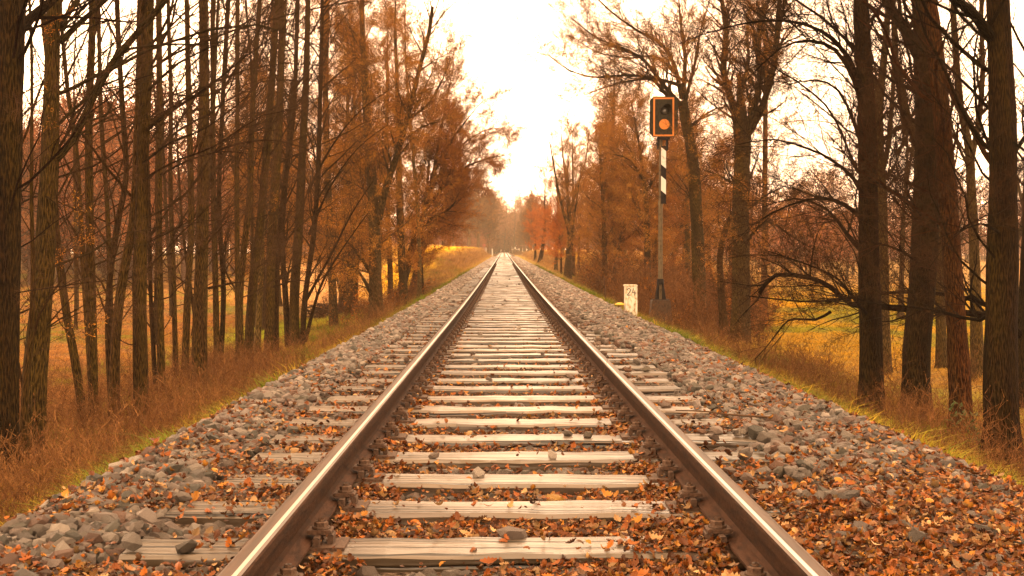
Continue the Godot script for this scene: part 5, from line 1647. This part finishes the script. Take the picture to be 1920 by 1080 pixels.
	make_tree("dark_alder_tree", "thickest dark alder standing near the right edge", "", PackedVector3Array([Vector3(5.36, -1.39, -13.2), Vector3(5.32, -0.36, -13.2), Vector3(5.33, 0.91, -13.2), Vector3(5.32, 2.05, -13.2), Vector3(5.29, 2.92, -13.2), Vector3(5.25, 3.78, -13.2)]), 0.19, 0.1268, 15, [[0.0606, 0.043, Vector3(5.21, 3.32, -13.2), Vector3(4.94, 3.53, -12.96), Vector3(4.68, 3.66, -12.78), Vector3(4.45, 3.81, -12.7)], [0.0303, 0.0052, Vector3(5.37, 0.56, -13.2), Vector3(5.32, 0.3, -13.79), Vector3(5.09, 0.37, -14.33), Vector3(4.8, 0.42, -14.77), Vector3(4.5, 0.45, -15.06), Vector3(4.01, 0.6, -15.19)], [0.0227, 0.0052, Vector3(5.4, 2.05, -13.2), Vector3(5.75, 2.44, -13.54), Vector3(5.99, 2.69, -13.7)], [0.0202, 0.0039, Vector3(5.32, 1.25, -13.2), Vector3(4.82, 1.35, -12.52), Vector3(4.43, 1.23, -12.2)], [0.0227, 0.0052, Vector3(5.38, 2.28, -13.2), Vector3(5.43, 2.11, -12.86), Vector3(5.55, 1.85, -12.7)]], right_alder, 204)
	make_tree("grey_alder_tree", "pale grey forked alder between the reddish and the thickest trunk", "", PackedVector3Array([Vector3(9.66, -1.21, -25), Vector3(9.57, 0.85, -25), Vector3(9.48, 2.48, -25), Vector3(9.42, 3.35, -25), Vector3(9.25, 4.11, -25), Vector3(9.14, 5.31, -25), Vector3(9.09, 6.29, -25)]), 0.1304, 0.0543, 14, [[0.0622, 0.0435, Vector3(9.48, 3.03, -25), Vector3(9.72, 3.92, -25.22), Vector3(9.86, 4.94, -25.41), Vector3(9.87, 5.96, -25.54), Vector3(9.91, 6.64, -25.6)], [0.043, 0.0098, Vector3(9.46, 2.81, -25), Vector3(9, 3.42, -24.62), Vector3(8.68, 3.82, -24.33), Vector3(8.53, 4.43, -24.2)]], right_alder.merged({"bark": Color(0.10, 0.064, 0.028), "lit_tint": 0.7}, true), 205)
	make_tree("grey_alder_tree", "grey alder partly hidden behind the dark straight alder", "", PackedVector3Array([Vector3(8.06, -1.41, -26), Vector3(8.01, 0.62, -26), Vector3(7.97, 2.2, -26), Vector3(7.92, 3.34, -26), Vector3(7.9, 4.24, -26), Vector3(7.98, 5.14, -26), Vector3(8.08, 6.5, -26)]), 0.1357, 0.0622, 14, [[0.0547, 0.0127, Vector3(7.92, 3.79, -26), Vector3(7.9, 4.5, -26.24), Vector3(7.94, 5.1, -26.42), Vector3(7.73, 5.92, -26.5)], [0.0547, 0.0127, Vector3(7.94, 3.5, -26), Vector3(8.28, 3.81, -25.71), Vector3(8.45, 4.01, -25.5), Vector3(8.62, 4.61, -25.4)], [0.0448, 0.0127, Vector3(8.26, 3.22, -26), Vector3(8.58, 3.65, -26.27), Vector3(8.68, 4.06, -26.4)]], right_alder.merged({"bark": Color(0.10, 0.064, 0.028), "lit_tint": 0.7}, true), 206)
	make_tree("grey_alder_tree", "slim olive alder showing between the broad and the reddish trunk", "", PackedVector3Array([Vector3(10, -1.6, -28), Vector3(9.92, 0.35, -28), Vector3(9.85, 1.81, -28), Vector3(9.57, 2.91, -28), Vector3(9.14, 4.37, -28), Vector3(8.9, 5.47, -28), Vector3(8.8, 6.93, -28)]), 0.1217, 0.0609, 13, [], right_alder.merged({"bark": Color(0.10, 0.064, 0.028), "lit_tint": 0.7}, true), 207)
	make_tree("mossy_limb_tree", "low branching tree whose mossy boughs cross behind the dark trunks", "", PackedVector3Array([Vector3(8.77, -1.8, -20.5), Vector3(8.73, -0.82, -20.5), Vector3(8.75, 0.34, -20.5), Vector3(8.78, 1.76, -20.5), Vector3(8.82, 3.55, -20.5)]), 0.1783, 0.1337, 12, [[0.0667, 0.0312, Vector3(8.71, -0.37, -20.5), Vector3(8.24, -0.01, -20.4), Vector3(7.5, 0.12, -20.3), Vector3(6.76, 0.15, -20.21), Vector3(6.12, 0.22, -20.13), Vector3(5.66, 0.25, -20.06), Vector3(5.3, 0.53, -20), Vector3(4.94, 0.69, -19.95), Vector3(4.37, 0.74, -19.92), Vector3(4.1, 0.44, -19.9)], [0.051, 0.01, Vector3(8.73, -0.11, -20.5), Vector3(7.81, 0.33, -20.65), Vector3(6.77, 0.44, -20.79), Vector3(6, 0.36, -20.91), Vector3(5.29, 0.27, -21), Vector3(4.76, 0.3, -21.07), Vector3(4.12, 0.37, -21.1)], [0.0275, 0.006, Vector3(5.43, 0.12, -20.5), Vector3(5.19, -0.02, -20.59), Vector3(4.85, -0.01, -20.67), Vector3(4.68, -0.12, -20.73), Vector3(4.42, -0.48, -20.78), Vector3(4.07, -0.85, -20.8)]], right_alder, 208)
	make_tree("grey_alder_tree", "three forked grey tree with spreading upright boughs", "", PackedVector3Array([Vector3(6.31, -1.41, -33), Vector3(6.34, 0.24, -33), Vector3(6.31, 2.25, -33), Vector3(6.34, 3.4, -33), Vector3(6.37, 4.33, -33)]), 0.2583, 0.2152, 8.2, [[0.1199, 0.0574, Vector3(6.31, 4.12, -33), Vector3(6.16, 5.16, -33.29), Vector3(5.95, 6.14, -33.55), Vector3(6.04, 7.26, -33.72), Vector3(5.85, 8.6, -33.8)], [0.0758, 0.0161, Vector3(6.17, 4.91, -33), Vector3(6.47, 5.77, -33.55), Vector3(6.71, 6.58, -34.02), Vector3(6.75, 7.53, -34.35), Vector3(6.93, 8.61, -34.5)], [0.1136, 0.0574, Vector3(6.37, 4.23, -33), Vector3(6.59, 5.01, -32.71), Vector3(6.71, 5.76, -32.45), Vector3(6.62, 6.57, -32.28), Vector3(6.74, 7.68, -32.2)], [0.1136, 0.0574, Vector3(6.42, 4.23, -33), Vector3(6.7, 4.79, -32.65), Vector3(6.91, 5.53, -32.32), Vector3(7.02, 6.26, -32.06), Vector3(7.06, 7.2, -31.88), Vector3(7.1, 8.15, -31.8)], [0.0568, 0.0097, Vector3(6.37, 1.25, -33), Vector3(6.55, 1.67, -32.63), Vector3(6.91, 2.01, -32.32), Vector3(7.42, 1.66, -32.1), Vector3(8.09, 1.24, -32)], [0.0505, 0.0097, Vector3(6.4, 2.25, -33), Vector3(7, 2.7, -33.41), Vector3(7.62, 3, -33.6)], [0.0505, 0.0097, Vector3(6.25, 2.97, -33), Vector3(5.82, 3.28, -33.34), Vector3(5.42, 3.44, -33.5)], [0.0442, 0.0097, Vector3(6.17, 4.76, -33), Vector3(5.74, 5.21, -33.68), Vector3(5.2, 5.76, -34)]], right_crown, 210)
	make_tree("grey_alder_tree", "crooked stem curving up left of the three forked tree", "", PackedVector3Array([Vector3(6.12, -1.26, -34), Vector3(6, -0.08, -34), Vector3(5.94, 1.11, -34), Vector3(6.12, 1.92, -34), Vector3(6.35, 2.36, -34), Vector3(6.56, 2.73, -34)]), 0.1257, 0.0591, 5.5, [], right_stem, 211)
	make_tree("grey_alder_tree", "alder behind the signal whose boughs sweep left over the line", "", PackedVector3Array([Vector3(6.44, -1.56, -40), Vector3(6.3, 0.78, -40), Vector3(6.22, 2.52, -40), Vector3(6.13, 4.09, -40), Vector3(5.92, 5.31, -40), Vector3(5.75, 6.18, -40)]), 0.2348, 0.1652, 8, [[0.0918, 0.0117, Vector3(5.82, 5.91, -40), Vector3(5.31, 6.39, -39.63), Vector3(4.91, 6.77, -39.28), Vector3(4.36, 7.36, -38.98), Vector3(3.66, 7.66, -38.74), Vector3(2.81, 8, -38.58), Vector3(1.98, 8.63, -38.5)], [0.0842, 0.0117, Vector3(5.78, 6, -40), Vector3(5.18, 6.27, -39.38), Vector3(4.63, 6.69, -38.8), Vector3(3.87, 6.75, -38.3), Vector3(2.71, 6.63, -37.9), Vector3(1.93, 6.82, -37.63), Vector3(1.37, 7.19, -37.51)], [0.0918, 0.0157, Vector3(5.75, 6.26, -40), Vector3(5.51, 7.44, -40.3), Vector3(5.09, 8.15, -40.56), Vector3(4.41, 8.58, -40.78), Vector3(3.6, 9.18, -40.93), Vector3(2.9, 9.87, -41)], [0.0918, 0.0196, Vector3(5.78, 6.35, -40), Vector3(5.89, 7.61, -40.29), Vector3(5.78, 8.71, -40.5), Vector3(5.69, 9.96, -40.6)], [0.0765, 0.0157, Vector3(5.85, 6.18, -40), Vector3(6.22, 7.45, -40.38), Vector3(6.45, 8.56, -40.67), Vector3(6.78, 9.65, -40.8)], [0.0612, 0.0117, Vector3(5.96, 5.31, -40), Vector3(6.94, 6, -40.68), Vector3(7.71, 6.13, -41)], [0.0689, 0.0117, Vector3(5.64, 6.7, -40), Vector3(4.68, 6.83, -39.52), Vector3(3.45, 6.58, -39.16), Vector3(2.58, 6.25, -39)], [0.0612, 0.0117, Vector3(5.71, 6.87, -40), Vector3(5, 7.72, -40.73), Vector3(4.18, 7.79, -41.36), Vector3(3.14, 8.05, -41.8), Vector3(2.42, 8.54, -41.99)]], right_crown, 212)
	make_tree("leafy_alder_tree", "russet alder close behind the white hectometre stone", "", PackedVector3Array([Vector3(5, -0.93, -62), Vector3(5.05, 1.22, -62), Vector3(4.95, 3.92, -62), Vector3(4.79, 6.61, -62)]), 0.1617, 0.0445, 8.6, [], brown_crown, 220)
	make_tree("leafy_alder_tree", "dark limbed russet alder left of the signal post", "", PackedVector3Array([Vector3(6.51, -1.11, -56), Vector3(6.51, 1.2, -56), Vector3(6.46, 3.15, -56), Vector3(6.31, 4.85, -56), Vector3(6.07, 6.55, -56)]), 0.207, 0.0536, 10.2, [[0.0857, 0.0164, Vector3(6.46, 4.12, -56), Vector3(7.09, 5.12, -56.34), Vector3(7.7, 5.62, -56.5)], [0.0857, 0.0164, Vector3(6.36, 4.61, -56), Vector3(5.61, 5.52, -55.32), Vector3(4.86, 5.74, -55)]], brown_crown, 221)
	make_tree("leafy_alder_tree", "russet alder to the right of the signal post", "", PackedVector3Array([Vector3(9.01, -1.13, -60), Vector3(8.96, 1.21, -60), Vector3(8.91, 3.82, -60), Vector3(8.96, 6.43, -60)]), 0.1826, 0.0502, 10, [], brown_crown, 222)
	make_tree("leafy_alder_tree", "farther russet alder between stone and signal", "", PackedVector3Array([Vector3(7.07, -0.82, -74), Vector3(7.2, 1.92, -74), Vector3(7.14, 5.13, -74), Vector3(7.2, 7.71, -74)]), 0.1609, 0.0442, 10, [], brown_crown, 223)
	make_tree("leafy_alder_tree", "double stemmed russet tree at the bank left of the stone", "", PackedVector3Array([Vector3(4.1, -0.16, -80), Vector3(4.24, 2.34, -80), Vector3(4.17, 4.43, -80), Vector3(4.1, 6.17, -80)]), 0.2783, 0.067, 9, [[0.1377, 0.0313, Vector3(4.03, 0.08, -80), Vector3(4.39, 2.69, -80.24), Vector3(4.75, 5.15, -80.42), Vector3(5.04, 7.25, -80.5)], [0.1224, 0.0235, Vector3(4.17, 3.04, -80), Vector3(3.66, 4.75, -79.52), Vector3(3.23, 6.8, -79.16), Vector3(2.88, 8.68, -79)], [0.1071, 0.0235, Vector3(4.17, 4.08, -80), Vector3(4.83, 5.85, -80.48), Vector3(5.34, 7.63, -80.84), Vector3(5.56, 9.4, -81)], [0.0918, 0.0235, Vector3(4.1, 5.82, -80), Vector3(3.84, 7.59, -80.34), Vector3(3.71, 9.35, -80.5)]], sparse_crown, 224)
	make_tree("bare_tree", "light bare tree in front of the orange oak", "", PackedVector3Array([Vector3(3.85, 0.07, -92), Vector3(3.93, 2.55, -92), Vector3(4.01, 5.35, -92), Vector3(3.77, 7.75, -92)]), 0.14, 0.033, 9.8, [], twiggy, 225)
	make_tree("orange_oak_tree", "small oak in orange leaf with a leaning trunk", "", PackedVector3Array([Vector3(3.53, 0.72, -124), Vector3(3.91, 2.56, -124), Vector3(4.12, 4.71, -124), Vector3(4.07, 6.87, -124)]), 0.2426, 0.0741, 9.6, [], orange_crown, 226)
	make_tree("orange_oak_tree", "smaller orange leaved oak beyond the leaning one", "", PackedVector3Array([Vector3(3.56, 1.18, -142), Vector3(3.62, 2.79, -142), Vector3(3.56, 4.64, -142)]), 0.1852, 0.0509, 5.6, [], orange_crown, 227)
	make_tree("orange_oak_tree", "low bushy oak with orange leaves at the foot of the bank trees", "", PackedVector3Array([Vector3(3.97, 0.01, -86), Vector3(3.97, 1.32, -86), Vector3(3.89, 2.44, -86)]), 0.0935, 0.0308, 4.2, [], orange_crown, 228)
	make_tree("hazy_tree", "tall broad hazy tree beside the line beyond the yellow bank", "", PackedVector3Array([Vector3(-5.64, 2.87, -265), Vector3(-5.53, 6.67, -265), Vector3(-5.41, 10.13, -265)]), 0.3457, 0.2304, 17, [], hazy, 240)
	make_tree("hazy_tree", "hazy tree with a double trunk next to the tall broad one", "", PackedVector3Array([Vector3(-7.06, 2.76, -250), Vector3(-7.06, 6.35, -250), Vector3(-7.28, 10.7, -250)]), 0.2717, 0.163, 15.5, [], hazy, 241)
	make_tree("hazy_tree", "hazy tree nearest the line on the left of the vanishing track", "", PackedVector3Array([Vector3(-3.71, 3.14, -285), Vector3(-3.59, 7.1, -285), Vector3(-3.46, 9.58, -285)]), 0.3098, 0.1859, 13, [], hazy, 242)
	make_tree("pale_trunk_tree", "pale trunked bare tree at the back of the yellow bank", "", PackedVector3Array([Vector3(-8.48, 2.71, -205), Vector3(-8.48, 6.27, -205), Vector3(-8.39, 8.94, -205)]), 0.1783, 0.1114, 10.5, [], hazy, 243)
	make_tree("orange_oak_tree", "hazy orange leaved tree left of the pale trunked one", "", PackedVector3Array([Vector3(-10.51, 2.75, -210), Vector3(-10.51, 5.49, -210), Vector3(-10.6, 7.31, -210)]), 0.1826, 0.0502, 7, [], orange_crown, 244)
	var slim := []
	var grey_ := []
	var russet := []
	var haze_ := []
	for o in get_children():
		var l := str(o.get_meta("label", ""))
		if l.begins_with("pole thin") or l.begins_with("pale slender") or l.begins_with("straight narrow") or l.begins_with("alder leaning steeply"):
			slim.append(o)
		elif l.begins_with("pale grey forked") or l.begins_with("grey alder partly") or l.begins_with("slim olive"):
			grey_.append(o)
		elif o.name.begins_with("leafy_alder_tree"):
			russet.append(o)
		elif o.name.begins_with("hazy_tree"):
			haze_.append(o)
	var r := RandomNumberGenerator.new()
	r.seed = 64
	for k in 11:                                    # deeper in the left grove
		var d := r.randf_range(24.0, 60.0)
		var x := -d * r.randf_range(0.15, 0.36) - 0.8
		var s := r.randf_range(0.85, 1.1)
		copy_tree(slim[k % 4], "slender bare alder deeper in the left grove behind the front row", "slender alders deeper in the left grove", x, -d, r.randf() * TAU, Vector3(s, s * r.randf_range(0.9, 1.1), s), "slender_alder_tree")
	for k in 10:                                    # deeper behind the right row
		var d := r.randf_range(30.0, 62.0)
		var x := d * r.randf_range(0.24, 0.44) + 1.0
		var s := r.randf_range(0.7, 1.0)
		copy_tree(grey_[k % 3], "bare grey alder standing in the meadow behind the right row", "grey alders behind the right row", x, -d, r.randf() * TAU, Vector3(s, s, s), "meadow_alder_tree")
	var spots := [[6.2, 68.0], [8.4, 64.0], [10.5, 72.0], [7.6, 84.0], [5.6, 92.0], [9.6, 94.0], [12.2, 66.0], [5.2, 110.0], [8.0, 118.0], [13.4, 80.0], [11.0, 52.0], [5.3, 61.0], [6.0, 76.0], [4.9, 87.0], [7.0, 57.0]]
	for k in spots.size():
		var s := r.randf_range(0.85, 1.05) * (0.8 if spots[k][1] > 88.0 else 1.0)
		copy_tree(russet[k % russet.size()], "russet tree standing in the dense thicket right of the line", "russet trees of the right thicket", spots[k][0], -spots[k][1], r.randf() * TAU, Vector3(s, s, s), "thicket_tree")
	spots = [[-6.9, 52.0], [-8.2, 58.0], [-6.4, 61.0], [-9.6, 49.0], [-8.4, 66.0], [-11.4, 62.0], [-9.0, 44.0], [-5.0, 54.0], [-4.7, 60.0], [-6.0, 47.0], [-7.6, 40.0]]
	for k in spots.size():
		var s := r.randf_range(0.85, 1.05)
		copy_tree(russet[(k + 3) % russet.size()], "russet tree standing in the dense thicket left of the line", "russet trees of the left thicket", spots[k][0], -spots[k][1], r.randf() * TAU, Vector3(s, s, s), "thicket_tree")
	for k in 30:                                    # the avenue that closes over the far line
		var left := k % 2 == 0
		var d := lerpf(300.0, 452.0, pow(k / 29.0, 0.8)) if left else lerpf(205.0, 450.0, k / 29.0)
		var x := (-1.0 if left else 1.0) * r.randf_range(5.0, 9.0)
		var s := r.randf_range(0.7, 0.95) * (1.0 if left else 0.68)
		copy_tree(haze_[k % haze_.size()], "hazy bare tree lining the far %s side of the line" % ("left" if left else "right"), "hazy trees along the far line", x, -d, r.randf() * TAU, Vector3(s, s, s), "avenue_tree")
